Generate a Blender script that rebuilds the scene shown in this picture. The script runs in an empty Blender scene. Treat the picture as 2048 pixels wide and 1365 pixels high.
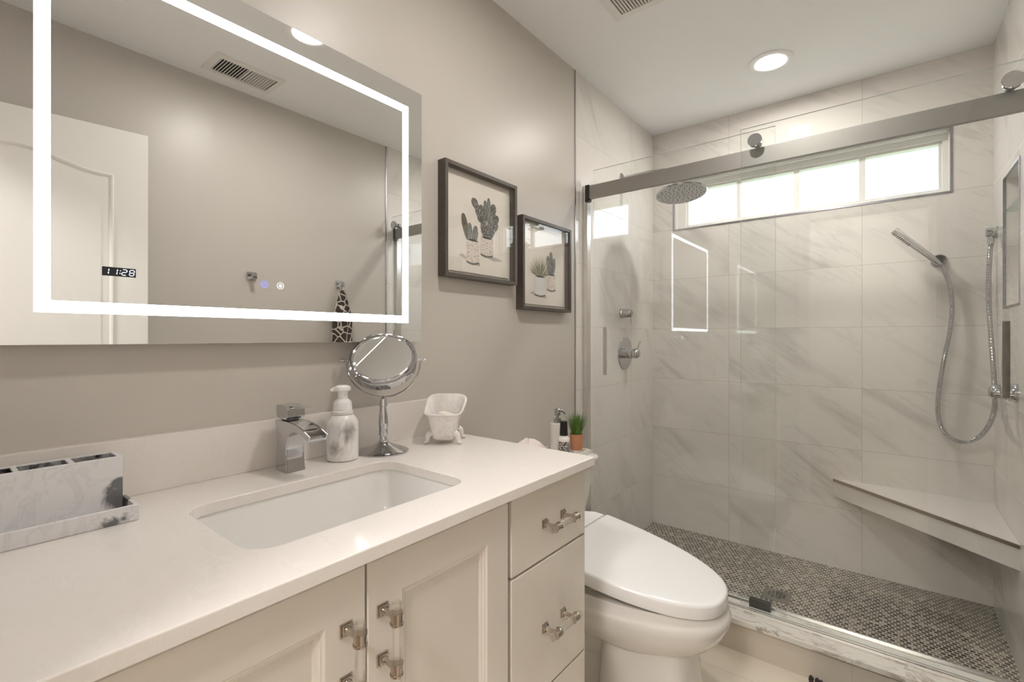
import bpy, bmesh, math, random
from mathutils import Vector, Matrix
random.seed(7)
PI = math.pi
SC = bpy.context.scene
COL = SC.collection

# ------------------------------------------------------------------ camera, world, exposure
CAMX, CAMH = 1.171, 1.169
cam_d = bpy.data.cameras.new('camera')
cam_d.sensor_width = 36.0
cam_d.lens = 951.0 / 2048.0 * 36.0
cam_d.shift_y = -7.5 / 2048.0
cam_d.clip_start = 0.01
cam = bpy.data.objects.new('camera', cam_d)
cam.location = (CAMX, 0.0, CAMH)
cam.rotation_euler = (PI / 2, 0, math.atan(755 / 951.0))
COL.objects.link(cam)
SC.camera = cam
SC.view_settings.view_transform = 'Standard'
SC.view_settings.look = 'None'
SC.view_settings.gamma = 1.0
SC.view_settings.use_curve_mapping = False
SC.view_settings.exposure = 1.78
SC.cycles.max_bounces = 14
SC.cycles.diffuse_bounces = 6
SC.cycles.glossy_bounces = 8
SC.cycles.transmission_bounces = 10
SC.cycles.transparent_max_bounces = 24
SC.cycles.sample_clamp_indirect = 4.0
SC.cycles.blur_glossy = 0.5

SKY_STRENGTH = 1.9
LAMP_SHOWER = 76.0
LAMP_VANITY = 85.0
FILL_HALL = 36.0
LED_STRENGTH = 3.0

world = bpy.data.worlds.new('sky')
SC.world = world
world.use_nodes = True
_wn = world.node_tree
_wn.nodes.clear()
_o = _wn.nodes.new('ShaderNodeOutputWorld')
_b = _wn.nodes.new('ShaderNodeBackground')
_r = _wn.nodes.new('ShaderNodeValToRGB')
_n = _wn.nodes.new('ShaderNodeTexNoise')
_m = _wn.nodes.new('ShaderNodeMapping')
_t = _wn.nodes.new('ShaderNodeTexCoord')
_m.inputs['Scale'].default_value = (1.5, 1.5, 7.0)
_n.inputs['Scale'].default_value = 3.0
_n.inputs['Detail'].default_value = 7.0
_r.color_ramp.elements[0].position = 0.35
_r.color_ramp.elements[0].color = (0.62, 0.80, 1.0, 1)
_r.color_ramp.elements[1].position = 0.58
_r.color_ramp.elements[1].color = (1.0, 1.0, 1.0, 1)
_b.inputs['Strength'].default_value = SKY_STRENGTH
L = _wn.links.new
L(_t.outputs['Generated'], _m.inputs['Vector']); L(_m.outputs[0], _n.inputs['Vector'])
L(_n.outputs['Fac'], _r.inputs[0]); L(_r.outputs[0], _b.inputs['Color']); L(_b.outputs[0], _o.inputs[0])

# ------------------------------------------------------------------ node helpers
class NT:
    def __init__(s, name):
        s.m = bpy.data.materials.new(name)
        s.m.use_nodes = True
        s.t = s.m.node_tree
        s.t.nodes.clear()
        s.out = s.t.nodes.new('ShaderNodeOutputMaterial')
    def n(s, typ, **kw):
        nd = s.t.nodes.new('ShaderNode' + typ)
        for k, v in kw.items():
            setattr(nd, k, v)
        return nd
    def l(s, a, b):
        s.t.links.new(a, b)
    def set(s, sock, v):
        if isinstance(v, bpy.types.NodeSocket): s.l(v, sock)
        elif v is not None: sock.default_value = v
    def math(s, op, a, b=None, c=None):
        nd = s.n('Math', operation=op)
        s.set(nd.inputs[0], a); s.set(nd.inputs[1], b); s.set(nd.inputs[2], c)
        return nd.outputs[0]
    def vmath(s, op, a, b=None):
        nd = s.n('VectorMath', operation=op)
        s.set(nd.inputs[0], a); s.set(nd.inputs[1], b)
        return nd.outputs[0]
    def mix(s, f, a, b):
        nd = s.n('Mix', data_type='RGBA')
        s.set(nd.inputs[0], f); s.set(nd.inputs[6], a); s.set(nd.inputs[7], b)
        return nd.outputs[2]
    def ramp(s, f, *stops):
        nd = s.n('ValToRGB')
        e = nd.color_ramp.elements
        while len(e) < len(stops): e.new(0.5)
        for el, (p, c) in zip(e, stops):
            el.position = p
            el.color = (c, c, c, 1) if isinstance(c, (int, float)) else (*c, 1)
        s.l(f, nd.inputs[0])
        return nd.outputs[0]
    def noise(s, vec, scale, detail=4, rough=0.5, dist=0.0):
        nd = s.n('TexNoise')
        s.set(nd.inputs['Vector'], vec)
        nd.inputs['Scale'].default_value = scale
        nd.inputs['Detail'].default_value = detail
        nd.inputs['Roughness'].default_value = rough
        nd.inputs['Distortion'].default_value = dist
        return nd.outputs['Fac']
    def obj(s):
        return s.n('TexCoord').outputs['Object']
    def pos(s):
        return s.n('NewGeometry').outputs['Position']
    def bump(s, h, strength=0.2, dist=0.01):
        nd = s.n('Bump')
        nd.inputs['Strength'].default_value = strength
        nd.inputs['Distance'].default_value = dist
        s.l(h, nd.inputs['Height'])
        return nd.outputs[0]
    def pbr(s, color, rough=0.5, metal=0.0, normal=None, spec=None, coat=None, trans=None, ior=None, sss=None, emis=None, es=0.0):
        p = s.n('BsdfPrincipled')
        if isinstance(color, tuple) and len(color) == 3: color = (*color, 1)
        s.set(p.inputs['Base Color'], color); s.set(p.inputs['Roughness'], rough); s.set(p.inputs['Metallic'], metal)
        if normal is not None: s.l(normal, p.inputs['Normal'])
        if spec is not None: s.set(p.inputs['Specular IOR Level'], spec)
        if coat is not None:
            p.inputs['Coat Weight'].default_value = coat; p.inputs['Coat Roughness'].default_value = 0.03
        if trans is not None: p.inputs['Transmission Weight'].default_value = trans
        if ior is not None: p.inputs['IOR'].default_value = ior
        if emis is not None:
            p.inputs['Emission Color'].default_value = (*emis, 1); p.inputs['Emission Strength'].default_value = es
        s.l(p.outputs[0], s.out.inputs[0])
        return s.m

def plain(name, col, rough=0.5, metal=0.0, var=0.04, scale=30.0, bump=0.0, **kw):
    t = NT(name)
    f = t.noise(t.obj(), scale, 5)
    c = t.mix(f, (*[x * (1 - var) for x in col], 1), (*[min(1, x * (1 + var)) for x in col], 1))
    nr = t.bump(f, bump, 0.002) if bump else None
    return t.pbr(c, rough, metal, nr, **kw)

def emitter(name, col, strength):
    t = NT(name)
    e = t.n('Emission')
    e.inputs[0].default_value = (*col, 1); e.inputs[1].default_value = strength
    t.l(e.outputs[0], t.out.inputs[0])
    return t.m

def clear_glass(name, tint=(0.985, 0.995, 0.99), gain=1.0):
    """thin pane: see-through with a sharp reflection that rises at grazing angles on both faces"""
    t = NT(name)
    lw = t.n('LayerWeight'); lw.inputs[0].default_value = 0.5
    f = t.math('POWER', lw.outputs['Facing'], 5.0)
    f = t.math('MULTIPLY_ADD', f, 0.9, 0.043 * gain)
    tr = t.n('BsdfTransparent'); tr.inputs[0].default_value = (*tint, 1)
    gl = t.n('BsdfGlossy'); gl.inputs['Roughness'].default_value = 0.004
    mx = t.n('MixShader')
    t.l(f, mx.inputs[0]); t.l(tr.outputs[0], mx.inputs[1]); t.l(gl.outputs[0], mx.inputs[2])
    t.l(mx.outputs[0], t.out.inputs[0])
    return t.m

def marble_tile(name, axis, u0, up, v_axis='Z', v0=0.0, vp=0.305, sign=1.0, base=(0.755, 0.725, 0.69), vein=(0.40, 0.38, 0.36),
                grout=(0.50, 0.47, 0.42), rough=0.03, vein_amt=0.80, angle=0.62, gw=0.0011):
    t = NT(name)
    sp = t.n('SeparateXYZ'); t.l(t.pos(), sp.inputs[0])
    u = sp.outputs[axis]; v = sp.outputs[v_axis]
    us = t.math('DIVIDE', t.math('SUBTRACT', u, u0), up)
    vs = t.math('DIVIDE', t.math('SUBTRACT', v, v0), vp)
    cu = t.math('FLOOR', us); cv = t.math('FLOOR', vs)
    def edge(x, p):
        fr = t.math('FRACT', x)
        d = t.math('MINIMUM', fr, t.math('SUBTRACT', 1.0, fr))
        return t.math('MULTIPLY', d, p)
    d = t.math('MINIMUM', edge(us, up), edge(vs, vp))
    gm = t.math('LESS_THAN', d, gw)
    cb = t.n('CombineXYZ'); t.l(cu, cb.inputs[0]); t.l(cv, cb.inputs[1])
    wn = t.n('TexWhiteNoise', noise_dimensions='3D'); t.l(cb.outputs[0], wn.inputs['Vector'])
    # rotated, stretched coordinates, shifted per tile
    ca, sa = math.cos(angle), math.sin(angle)
    su = t.math('MULTIPLY', u, sign)
    a = t.math('SUBTRACT', t.math('MULTIPLY', su, ca), t.math('MULTIPLY', v, sa))
    b = t.math('ADD', t.math('MULTIPLY', su, sa), t.math('MULTIPLY', v, ca))
    c2 = t.n('CombineXYZ')
    t.l(t.math('MULTIPLY', a, 1.5), c2.inputs[0]); t.l(t.math('MULTIPLY', b, 11.0), c2.inputs[1])
    off = t.n('VectorMath', operation='SCALE'); t.l(wn.outputs['Color'], off.inputs[0]); off.inputs['Scale'].default_value = 37.0
    vec = t.vmath('ADD', c2.outputs[0], off.outputs[0])
    n1 = t.noise(vec, 1.0, 6, 0.6, 0.35)
    r1 = t.ramp(n1, (0.0, 0.0), (0.475, 0.0), (0.50, 1.0), (0.525, 0.0), (1.0, 0.0))
    n3 = t.noise(vec, 0.55, 5, 0.6, 0.2)
    r3 = t.ramp(n3, (0.0, 1.0), (0.36, 0.8), (0.475, 0.0), (1.0, 0.0))
    c3 = t.n('CombineXYZ')
    t.l(t.math('MULTIPLY', a, 1.3), c3.inputs[0]); t.l(t.math('MULTIPLY', b, 2.6), c3.inputs[1])
    n2 = t.noise(t.vmath('ADD', c3.outputs[0], off.outputs[0]), 1.4, 3, 0.5)
    mask = t.ramp(n2, (0.42, 0.0), (0.60, 1.0))
    vf = t.math('MULTIPLY', t.math('MULTIPLY', t.math('MAXIMUM', t.math('MULTIPLY', r1, 0.35), r3), mask), vein_amt)
    cloud = t.mix(n2, (*[x * 1.04 for x in base], 1), (*[x * 0.94 for x in base], 1))
    col = t.mix(vf, cloud, (*vein, 1))
    col = t.mix(gm, col, (*grout, 1))
    rg = t.math('MULTIPLY_ADD', gm, 0.5, rough)
    h = t.math('SUBTRACT', 1.0, gm)
    wav = t.noise(t.pos(), 2.6, 1)
    hh = t.math('ADD', h, t.math('MULTIPLY', wav, 0.8))
    return t.pbr(col, rg, 0.0, t.bump(hh, 0.12, 0.001), spec=0.5)

def penny_mosaic():
    t = NT('penny round mosaic')
    P = 0.0195
    sp = t.n('SeparateXYZ'); t.l(t.pos(), sp.inputs[0])
    x = t.math('DIVIDE', sp.outputs[0], P); y = t.math('DIVIDE', sp.outputs[1], P * math.sqrt(3))
    def lattice(o):
        xs = t.math('ADD', x, o); ys = t.math('ADD', y, o)
        ix = t.math('FLOOR', xs); iy = t.math('FLOOR', ys)
        dx = t.math('SUBTRACT', t.math('SUBTRACT', xs, ix), 0.5)
        dy = t.math('MULTIPLY', t.math('SUBTRACT', t.math('SUBTRACT', ys, iy), 0.5), math.sqrt(3))
        d = t.math('SQRT', t.math('ADD', t.math('MULTIPLY', dx, dx), t.math('MULTIPLY', dy, dy)))
        c = t.n('CombineXYZ'); t.l(ix, c.inputs[0]); t.l(iy, c.inputs[1]); c.inputs[2].default_value = o * 7
        return d, c.outputs[0]
    d1, c1 = lattice(0.0); d2, c2 = lattice(0.5)
    pick = t.math('LESS_THAN', d2, d1)
    d = t.math('MINIMUM', d1, d2)
    mv = t.n('Mix', data_type='VECTOR'); t.l(pick, mv.inputs[0]); t.l(c1, mv.inputs[4]); t.l(c2, mv.inputs[5])
    wn = t.n('TexWhiteNoise', noise_dimensions='3D'); t.l(mv.outputs[1], wn.inputs['Vector'])
    tile = t.math('LESS_THAN', d, 0.435)
    cr = t.ramp(wn.outputs['Value'], (0.0, (0.030, 0.025, 0.022)), (0.3, (0.060, 0.050, 0.043)), (0.55, (0.11, 0.093, 0.078)),
                (0.78, (0.19, 0.16, 0.135)), (0.94, (0.32, 0.28, 0.235)), (1.0, (0.50, 0.44, 0.36)))
    vn = t.noise(t.pos(), 160, 4, 0.6)
    cr = t.mix(t.math('MULTIPLY', vn, 0.2), cr, (0.42, 0.38, 0.33, 1))
    col = t.mix(tile, (0.56, 0.52, 0.46, 1), cr)
    rg = t.math('MULTIPLY_ADD', tile, -0.5, 0.75)
    h = t.ramp(d, (0.38, 1.0), (0.45, 0.0))
    return t.pbr(col, rg, 0.0, t.bump(h, 0.5, 0.0015))

def stone_slab(name, base, vein, rough, scale=6.0, amt=0.8, lo=0.47, hi=0.53):
    t = NT(name)
    m = t.n('Mapping'); t.l(t.obj(), m.inputs['Vector']); m.inputs['Rotation'].default_value = (0.3, 0.5, 0.7); m.inputs['Scale'].default_value = (1, 2.2, 1.4)
    n1 = t.noise(m.outputs[0], scale, 7, 0.62, 0.8)
    r = t.ramp(n1, (0.0, 0.0), (lo, 0.0), ((lo + hi) / 2, 1.0), (hi, 0.0), (1.0, 0.0))
    n2 = t.noise(m.outputs[0], scale * 0.5, 3)
    k = t.ramp(n2, (0.45, 0.0), (0.62, 1.0))
    f = t.math('MULTIPLY', t.math('MULTIPLY', r, k), amt)
    f2 = t.mix(n2, (*base, 1), (*[x * 0.93 for x in base], 1))
    return t.pbr(t.mix(f, f2, (*vein, 1)), rough, 0.0, spec=0.5)

def resin_marble(name, base=(0.70, 0.68, 0.66), dark=(0.05, 0.05, 0.055), amt=0.9, scale=16.0, lo=0.60, hi=0.70, rough=0.16, pools=(), soft=0.55):
    t = NT(name)
    m = t.n('Mapping'); t.l(t.obj(), m.inputs['Vector']); m.inputs['Scale'].default_value = (1, 1.0, 0.7)
    n = t.noise(m.outputs[0], scale, 5, 0.55, 0.6)
    r = t.ramp(n, (lo, 0.0), (hi, 1.0))
    n2 = t.noise(m.outputs[0], scale * 1.6, 5, 0.6, 1.0)
    r2 = t.ramp(n2, (0.45, 0.0), (0.5, 0.35), (0.55, 0.0))
    c = t.mix(r2, (*base, 1), (*[x * 0.72 for x in base], 1))
    for (px, py, pz, pr) in pools:
        dn = t.n('VectorMath', operation='DISTANCE'); t.l(t.obj(), dn.inputs[0]); dn.inputs[1].default_value = (px, py, pz)
        q_ = t.math('ADD', t.math('DIVIDE', dn.outputs['Value'], pr), t.math('MULTIPLY', t.math('SUBTRACT', n2, 0.5), 3.2))
        r = t.math('MAXIMUM', r, t.ramp(q_, (soft, 1.0), (1.05, 0.0)))
    c = t.mix(t.math('MULTIPLY', r, amt), c, (*dark, 1))
    return t.pbr(c, rough, 0.0, spec=0.5)

def brushed(name, col, rough=0.28):
    t = NT(name)
    m = t.n('Mapping'); t.l(t.obj(), m.inputs['Vector']); m.inputs['Scale'].default_value = (1.5, 60, 160)
    f = t.noise(m.outputs[0], 6, 4, 0.6)
    c = t.mix(f, (*[x * 0.9 for x in col], 1), (*[min(1, x * 1.1) for x in col], 1))
    return t.pbr(c, t.math('MULTIPLY_ADD', f, 0.12, rough - 0.06), 1.0)

M = {}
M['paint'] = plain('greige wall paint', (0.55, 0.513, 0.468), 0.36, var=0.012, scale=240, bump=0.03, spec=0.4)
M['ceiling'] = plain('white ceiling paint', (0.88, 0.885, 0.89), 0.8, var=0.01, scale=200)
M['white_trim'] = plain('white door paint', (0.78, 0.765, 0.73), 0.32, var=0.01, scale=60)
M['tile_back'] = marble_tile('marble tile back', 'X', 0.45, 0.615)
M['tile_left'] = marble_tile('marble tile left', 'Y', 2.589, 0.615, sign=1.0, angle=0.95, vein_amt=0.5)
M['tile_right'] = marble_tile('marble tile right', 'Y', 2.589, 0.615, sign=-1.0, angle=0.8, vein_amt=0.5)
M['tile_bench'] = marble_tile('marble tile bench', 'X', 0.33, 1.6, v0=-0.9, vp=2.0, vein_amt=0.4)
M['tile_curb'] = marble_tile('marble tile curb front', 'X', 1.075 - 0.61, 0.61, v0=-0.3, vp=2.0, base=(0.64, 0.58, 0.49), vein_amt=0.25, rough=0.15)
M['tile_floor'] = marble_tile('marble floor tile', 'X', 0.30, 1.22, v_axis='Y', v0=1.771, vp=0.61, base=(0.78, 0.71, 0.60), vein_amt=0.35, rough=0.12, vein=(0.5, 0.45, 0.4))
M['penny'] = penny_mosaic()
M['curb_marble'] = stone_slab('veined marble sill', (0.78, 0.75, 0.69), (0.30, 0.25, 0.20), 0.12, 9.0, 0.85, 0.44, 0.53)
M['quartz'] = stone_slab('cream quartz', (0.80, 0.755, 0.715), (0.86, 0.83, 0.80), 0.11, 22.0, 0.3, 0.42, 0.56)
M['cabinet'] = plain('cream cabinet paint', (0.70, 0.65, 0.585), 0.24, var=0.01, scale=90)
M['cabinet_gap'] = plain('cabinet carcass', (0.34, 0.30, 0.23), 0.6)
M['porcelain'] = plain('white porcelain', (0.80, 0.785, 0.765), 0.06, var=0.004, spec=0.5)
M['toilet_body'] = plain('toilet china', (0.74, 0.71, 0.675), 0.07, var=0.004, spec=0.5)
M['plastic_white'] = plain('white plastic', (0.84, 0.835, 0.83), 0.18, var=0.005)
M['chrome'] = plain('polished chrome', (0.56, 0.56, 0.57), 0.045, 1.0, var=0.01)
M['nickel'] = plain('polished nickel', (0.52, 0.47, 0.415), 0.08, 1.0, var=0.01)
M['steel'] = brushed('brushed steel', (0.36, 0.345, 0.325), 0.42)
M['steel_bright'] = brushed('satin aluminium', (0.72, 0.71, 0.69), 0.2)
M['profile_trim'] = plain('anodised edge profile', (0.46, 0.45, 0.50), 0.25, 1.0)
M['black'] = plain('black plastic', (0.012, 0.012, 0.013), 0.22)
M['dark_slot'] = plain('dark recess', (0.02, 0.02, 0.022), 0.7)
M['glass'] = clear_glass('shower glass')
M['glass_small'] = clear_glass('picture glazing', (0.99, 0.99, 0.99))
M['glass_window'] = clear_glass('window pane', (0.97, 0.985, 0.99))
M['glass_edge'] = plain('polished glass edge', (0.66, 0.70, 0.68), 0.15, var=0.02)
M['shelf_glass'] = clear_glass('green tinted shelf glass', (0.90, 0.95, 0.935))
M['mirror'] = plain('silvered mirror', (0.90, 0.905, 0.895), 0.002, 1.0, var=0.0)
M['frost'] = emitter('frosted lit strip', (0.93, 0.96, 1.0), LED_STRENGTH)
M['mirror_body'] = plain('mirror backing', (0.75, 0.75, 0.75), 0.4)
M['digit'] = emitter('lit digits', (0.80, 0.90, 1.0), 0.42)
M['btn_blue'] = emitter('blue lit icon', (0.25, 0.27, 1.0), 0.5)
M['btn_white'] = emitter('white lit icon', (0.95, 0.97, 1.0), 0.4)
M['lamp_warm'] = emitter('warm lamp lens', (1.0, 0.945, 0.875), LAMP_SHOWER)
M['lamp_van'] = emitter('vanity lamp lens', (1.0, 0.95, 0.89), LAMP_VANITY)
M['fill_hall'] = emitter('added hall fill lens', (1.0, 0.965, 0.93), FILL_HALL)
M['frame_wood'] = plain('dark grey brown wood', (0.085, 0.070, 0.058), 0.38, var=0.25, scale=70)
M['paper'] = plain('cream art paper', (0.80, 0.75, 0.68), 0.7, var=0.01)
M['mat_board'] = plain('off white backing board', (0.66, 0.62, 0.56), 0.7, var=0.01)
M['grass'] = plain('artificial grass', (0.10, 0.20, 0.03), 0.45, var=0.6, scale=60)
M['terracotta'] = plain('terracotta', (0.50, 0.22, 0.12), 0.75, var=0.12, scale=50)
M['ceramic_white'] = plain('white glazed clay', (0.75, 0.72, 0.68), 0.25)
M['soap_marble'] = resin_marble('white marbled bottle', (0.80, 0.78, 0.76), (0.28, 0.26, 0.25), 0.9, 12.0, 0.64, 0.82, 0.25, pools=((0.036, -0.012, 0.075, 0.026), (0.036, -0.010, 0.062, 0.022), (0.020, -0.033, 0.035, 0.022)), soft=-0.6)
M['frosted'] = plain('translucent white plastic', (0.84, 0.83, 0.82), 0.3, sss=None)
M['resin'] = resin_marble('white and grey resin', (0.72, 0.71, 0.72), (0.09, 0.095, 0.10), 0.9, 15.0, 0.70, 0.80, 0.14, pools=((0.018, 0.138, 0.030, 0.026), (0.018, 0.138, 0.055, 0.016), (0.076, 0.115, 0.003, 0.022), (0.076, 0.128, 0.008, 0.014)))
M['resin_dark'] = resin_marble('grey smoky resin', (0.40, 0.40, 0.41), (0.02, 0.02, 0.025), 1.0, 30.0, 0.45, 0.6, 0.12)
M['tub_marble'] = resin_marble('white marbled ceramic', (0.80, 0.77, 0.74), (0.40, 0.38, 0.36), 0.6, 26.0, 0.62, 0.74, 0.22)
M['pink_cloth'] = plain('pale pink terry', (0.80, 0.72, 0.69), 0.9, var=0.05, scale=300, bump=0.3)
M['rug'] = plain('dark brown chenille', (0.045, 0.035, 0.038), 0.9, var=0.4, scale=120)
M['leaf'] = plain('tree foliage', (0.10, 0.17, 0.06), 0.7, var=0.6, scale=3)
M['bark'] = plain('tree bark', (0.10, 0.075, 0.05), 0.9, var=0.3)
M['lawn'] = plain('outdoor ground', (0.16, 0.2, 0.09), 0.9, var=0.3, scale=2)
M['print_dark'] = plain('ink black', (0.03, 0.03, 0.028), 0.7)
M['hall_floor'] = plain('hall wood floor', (0.25, 0.15, 0.08), 0.4, var=0.2, scale=10)

t = NT('acrylic')
_g = t.n('BsdfGlass'); _g.inputs['IOR'].default_value = 1.46; _g.inputs['Roughness'].default_value = 0.0
_tr = t.n('BsdfTransparent')
_mx = t.n('MixShader'); _mx.inputs[0].default_value = 0.45
t.l(_tr.outputs[0], _mx.inputs[1]); t.l(_g.outputs[0], _mx.inputs[2]); t.l(_mx.outputs[0], t.out.inputs[0])
M['acrylic'] = t.m

t = NT('giraffe towel')
_v = t.n('TexVoronoi', feature='DISTANCE_TO_EDGE'); _v.inputs['Scale'].default_value = 26.0
t.l(t.obj(), _v.inputs['Vector'])
_f = t.ramp(_v.outputs['Distance'], (0.055, 1.0), (0.085, 0.0))
t.pbr(t.mix(_f, (0.055, 0.042, 0.036, 1), (0.62, 0.57, 0.50, 1)), 0.9, 0.0, t.bump(_f, 0.6, 0.003))
M['giraffe'] = t.m

t = NT('speckled cactus ink')
_v = t.n('TexVoronoi'); _v.inputs['Scale'].default_value = 190.0
t.l(t.obj(), _v.inputs['Vector'])
_f = t.ramp(_v.outputs['Distance'], (0.22, 1.0), (0.32, 0.0))
_nn = t.noise(t.obj(), 70, 4)
_c = t.mix(_nn, (0.015, 0.015, 0.015, 1), (0.22, 0.21, 0.19, 1))
t.pbr(t.mix(_f, _c, (0.70, 0.67, 0.61, 1)), 0.7)
M['ink_speckle'] = t.m

t = NT('striped cactus ink')
_m2 = t.n('Mapping'); t.l(t.obj(), _m2.inputs['Vector']); _m2.inputs['Scale'].default_value = (1, 230, 22)
_nn = t.noise(_m2.outputs[0], 1.0, 4, 0.6, 0.3)
t.pbr(t.ramp(_nn, (0.36, (0.05, 0.055, 0.05)), (0.5, (0.17, 0.18, 0.17)), (0.66, (0.46, 0.45, 0.42))), 0.7)
M['ink_stripe'] = t.m

t = NT('dotted pot ink')
_v = t.n('TexVoronoi'); _v.inputs['Scale'].default_value = 150.0
t.l(t.obj(), _v.inputs['Vector'])
_f = t.ramp(_v.outputs['Distance'], (0.25, 1.0), (0.36, 0.0))
_nn = t.noise(t.obj(), 130, 2)
_f = t.math('MULTIPLY', _f, t.ramp(_nn, (0.44, 0.0), (0.52, 1.0)))
t.pbr(t.mix(_f, (0.76, 0.68, 0.62, 1), (0.10, 0.075, 0.06, 1)), 0.7)
M['ink_dots'] = t.m
M['ink_white'] = plain('painted white pot', (0.78, 0.77, 0.75), 0.7, var=0.03, scale=40)
M['ink_grey'] = plain('painted grey base', (0.16, 0.16, 0.155), 0.7, var=0.7, scale=120)
M['ink_shadow'] = plain('painted grey wash', (0.50, 0.47, 0.44), 0.7, var=0.08, scale=60)
M['ink_leaf'] = plain('painted sage leaf', (0.30, 0.30, 0.18), 0.7, var=0.5, scale=160)
M['ink_olive'] = plain('painted olive cactus', (0.14, 0.125, 0.085), 0.7, var=0.6, scale=150)

t = NT('patterned label')
_v = t.n('TexVoronoi', feature='DISTANCE_TO_EDGE'); _v.inputs['Scale'].default_value = 150.0
t.l(t.obj(), _v.inputs['Vector'])
_nn = t.noise(t.obj(), 120, 3, 0.6, 1.5)
_f = t.math('MULTIPLY', t.ramp(_v.outputs['Distance'], (0.12, 1.0), (0.2, 0.0)), 1.0)
_f = t.math('MAXIMUM', _f, t.ramp(_nn, (0.54, 0.0), (0.58, 1.0)))
t.pbr(t.mix(_f, (0.78, 0.72, 0.66, 1), (0.03, 0.03, 0.03, 1)), 0.5)
M['label'] = t.m

# ------------------------------------------------------------------ mesh builder
class MB:
    def __init__(s):
        s.v = []; s.f = []; s.mi = []; s.mats = []; s.cur = 0
    def mat(s, name):
        m = M[name]
        if m not in s.mats: s.mats.append(m)
        s.cur = s.mats.index(m)
        return s
    def add(s, vs, fs):
        o = len(s.v)
        s.v += [tuple(v) for v in vs]
        s.f += [tuple(i + o for i in f) for f in fs]
        s.mi += [s.cur] * len(fs)
        return s
    def box(s, x0, x1, y0, y1, z0, z1, bev=0.0, seg=2, mtx=None):
        bm = bmesh.new()
        bmesh.ops.create_cube(bm, size=1)
        for v in bm.verts:
            v.co = Vector(((x0 + x1) / 2 + v.co.x * (x1 - x0), (y0 + y1) / 2 + v.co.y * (y1 - y0), (z0 + z1) / 2 + v.co.z * (z1 - z0)))
        if bev > 0:
            bmesh.ops.bevel(bm, geom=bm.edges[:], offset=bev, segments=seg, affect='EDGES', profile=0.5)
        return s.take(bm, mtx)
    def take(s, bm, mtx=None):
        bm.normal_update()
        bm.verts.index_update()
        vs = [(mtx @ v.co if mtx else v.co.copy()) for v in bm.verts]
        fs = [[v.index for v in f.verts] for f in bm.faces]
        bm.free()
        return s.add(vs, fs)
    def prism(s, pts, axis, a0, a1, bev=0.0, mtx=None):
        """closed outline in the two other axes, extruded along axis"""
        def P(p, a):
            if axis == 'x': return (a, p[0], p[1])
            if axis == 'y': return (p[0], a, p[1])
            return (p[0], p[1], a)
        bm = bmesh.new()
        A = [bm.verts.new(P(p, a0)) for p in pts]
        B = [bm.verts.new(P(p, a1)) for p in pts]
        n = len(pts)
        bm.faces.new(A); bm.faces.new(B[::-1])
        for i in range(n):
            bm.faces.new((A[i], B[i], B[(i + 1) % n], A[(i + 1) % n]))
        bmesh.ops.recalc_face_normals(bm, faces=bm.faces[:])
        if bev > 0:
            bmesh.ops.bevel(bm, geom=bm.edges[:], offset=bev, segments=2, affect='EDGES', profile=0.5)
        return s.take(bm, mtx)
    def tube(s, path, r, n=12, cap=True, closed=False):
        path = [Vector(p) for p in path]
        rs = r if isinstance(r, (list, tuple)) else [r] * len(path)
        m = len(path)
        up = None; rings = []
        for i, p in enumerate(path):
            if closed: d = path[(i + 1) % m] - path[i - 1]
            else: d = path[min(i + 1, m - 1)] - path[max(i - 1, 0)]
            d.normalize()
            if up is None:
                up = Vector((0, 0, 1)) if abs(d.z) < 0.9 else Vector((1, 0, 0))
            up = (up - d * up.dot(d)).normalized()
            side = d.cross(up)
            rings.append([p + (up * math.cos(2 * PI * k / n) + side * math.sin(2 * PI * k / n)) * rs[i] for k in range(n)])
        vs = [v for rg in rings for v in rg]
        fs = []
        for i in range(m if closed else m - 1):
            j = (i + 1) % m
            for k in range(n):
                k2 = (k + 1) % n
                fs.append((i * n + k, i * n + k2, j * n + k2, j * n + k))
        if cap and not closed:
            fs.append(tuple(range(n))[::-1]); fs.append(tuple((m - 1) * n + k for k in range(n)))
        return s.add(vs, fs)
    def lathe(s, prof, origin=(0, 0, 0), axis=(0, 0, 1), n=32, sx=1.0, sy=1.0):
        """prof: (radius, height) pairs along axis"""
        ax = Vector(axis).normalized()
        q = Vector((0, 0, 1)).rotation_difference(ax)
        o = Vector(origin)
        vs = []; idx = []
        for (r, h) in prof:
            if r < 1e-6:
                idx.append([len(vs)]); vs.append(o + q @ Vector((0, 0, h)))
            else:
                idx.append(list(range(len(vs), len(vs) + n)))
                for k in range(n):
                    a = 2 * PI * k / n
                    vs.append(o + q @ Vector((r * math.cos(a) * sx, r * math.sin(a) * sy, h)))
        fs = []
        for A, B in zip(idx, idx[1:]):
            for k in range(n):
                k2 = (k + 1) % n
                if len(A) == 1 and len(B) == 1: continue
                if len(A) == 1: fs.append((A[0], B[k], B[k2]))
                elif len(B) == 1: fs.append((A[k], B[0], A[k2]))
                else: fs.append((A[k], B[k], B[k2], A[k2]))
        if len(idx[0]) > 1: fs.append(tuple(idx[0]))
        if len(idx[-1]) > 1: fs.append(tuple(idx[-1][::-1]))
        return s.add(vs, fs)
    def loft(s, rings, cap0=True, cap1=True, closed=True):
        n = len(rings[0])
        vs = [v for rg in rings for v in rg]
        fs = []
        for i in range(len(rings) - 1):
            for k in range(n if closed else n - 1):
                k2 = (k + 1) % n
                fs.append((i * n + k, i * n + k2, (i + 1) * n + k2, (i + 1) * n + k))
        if cap0: fs.append(tuple(range(n))[::-1])
        if cap1: fs.append(tuple((len(rings) - 1) * n + k for k in range(n)))
        return s.add(vs, fs)

def wpos(o):
    p = Vector((0, 0, 0))
    while o is not None:
        p += Vector(o.location); o = o.parent
    return p

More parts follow.
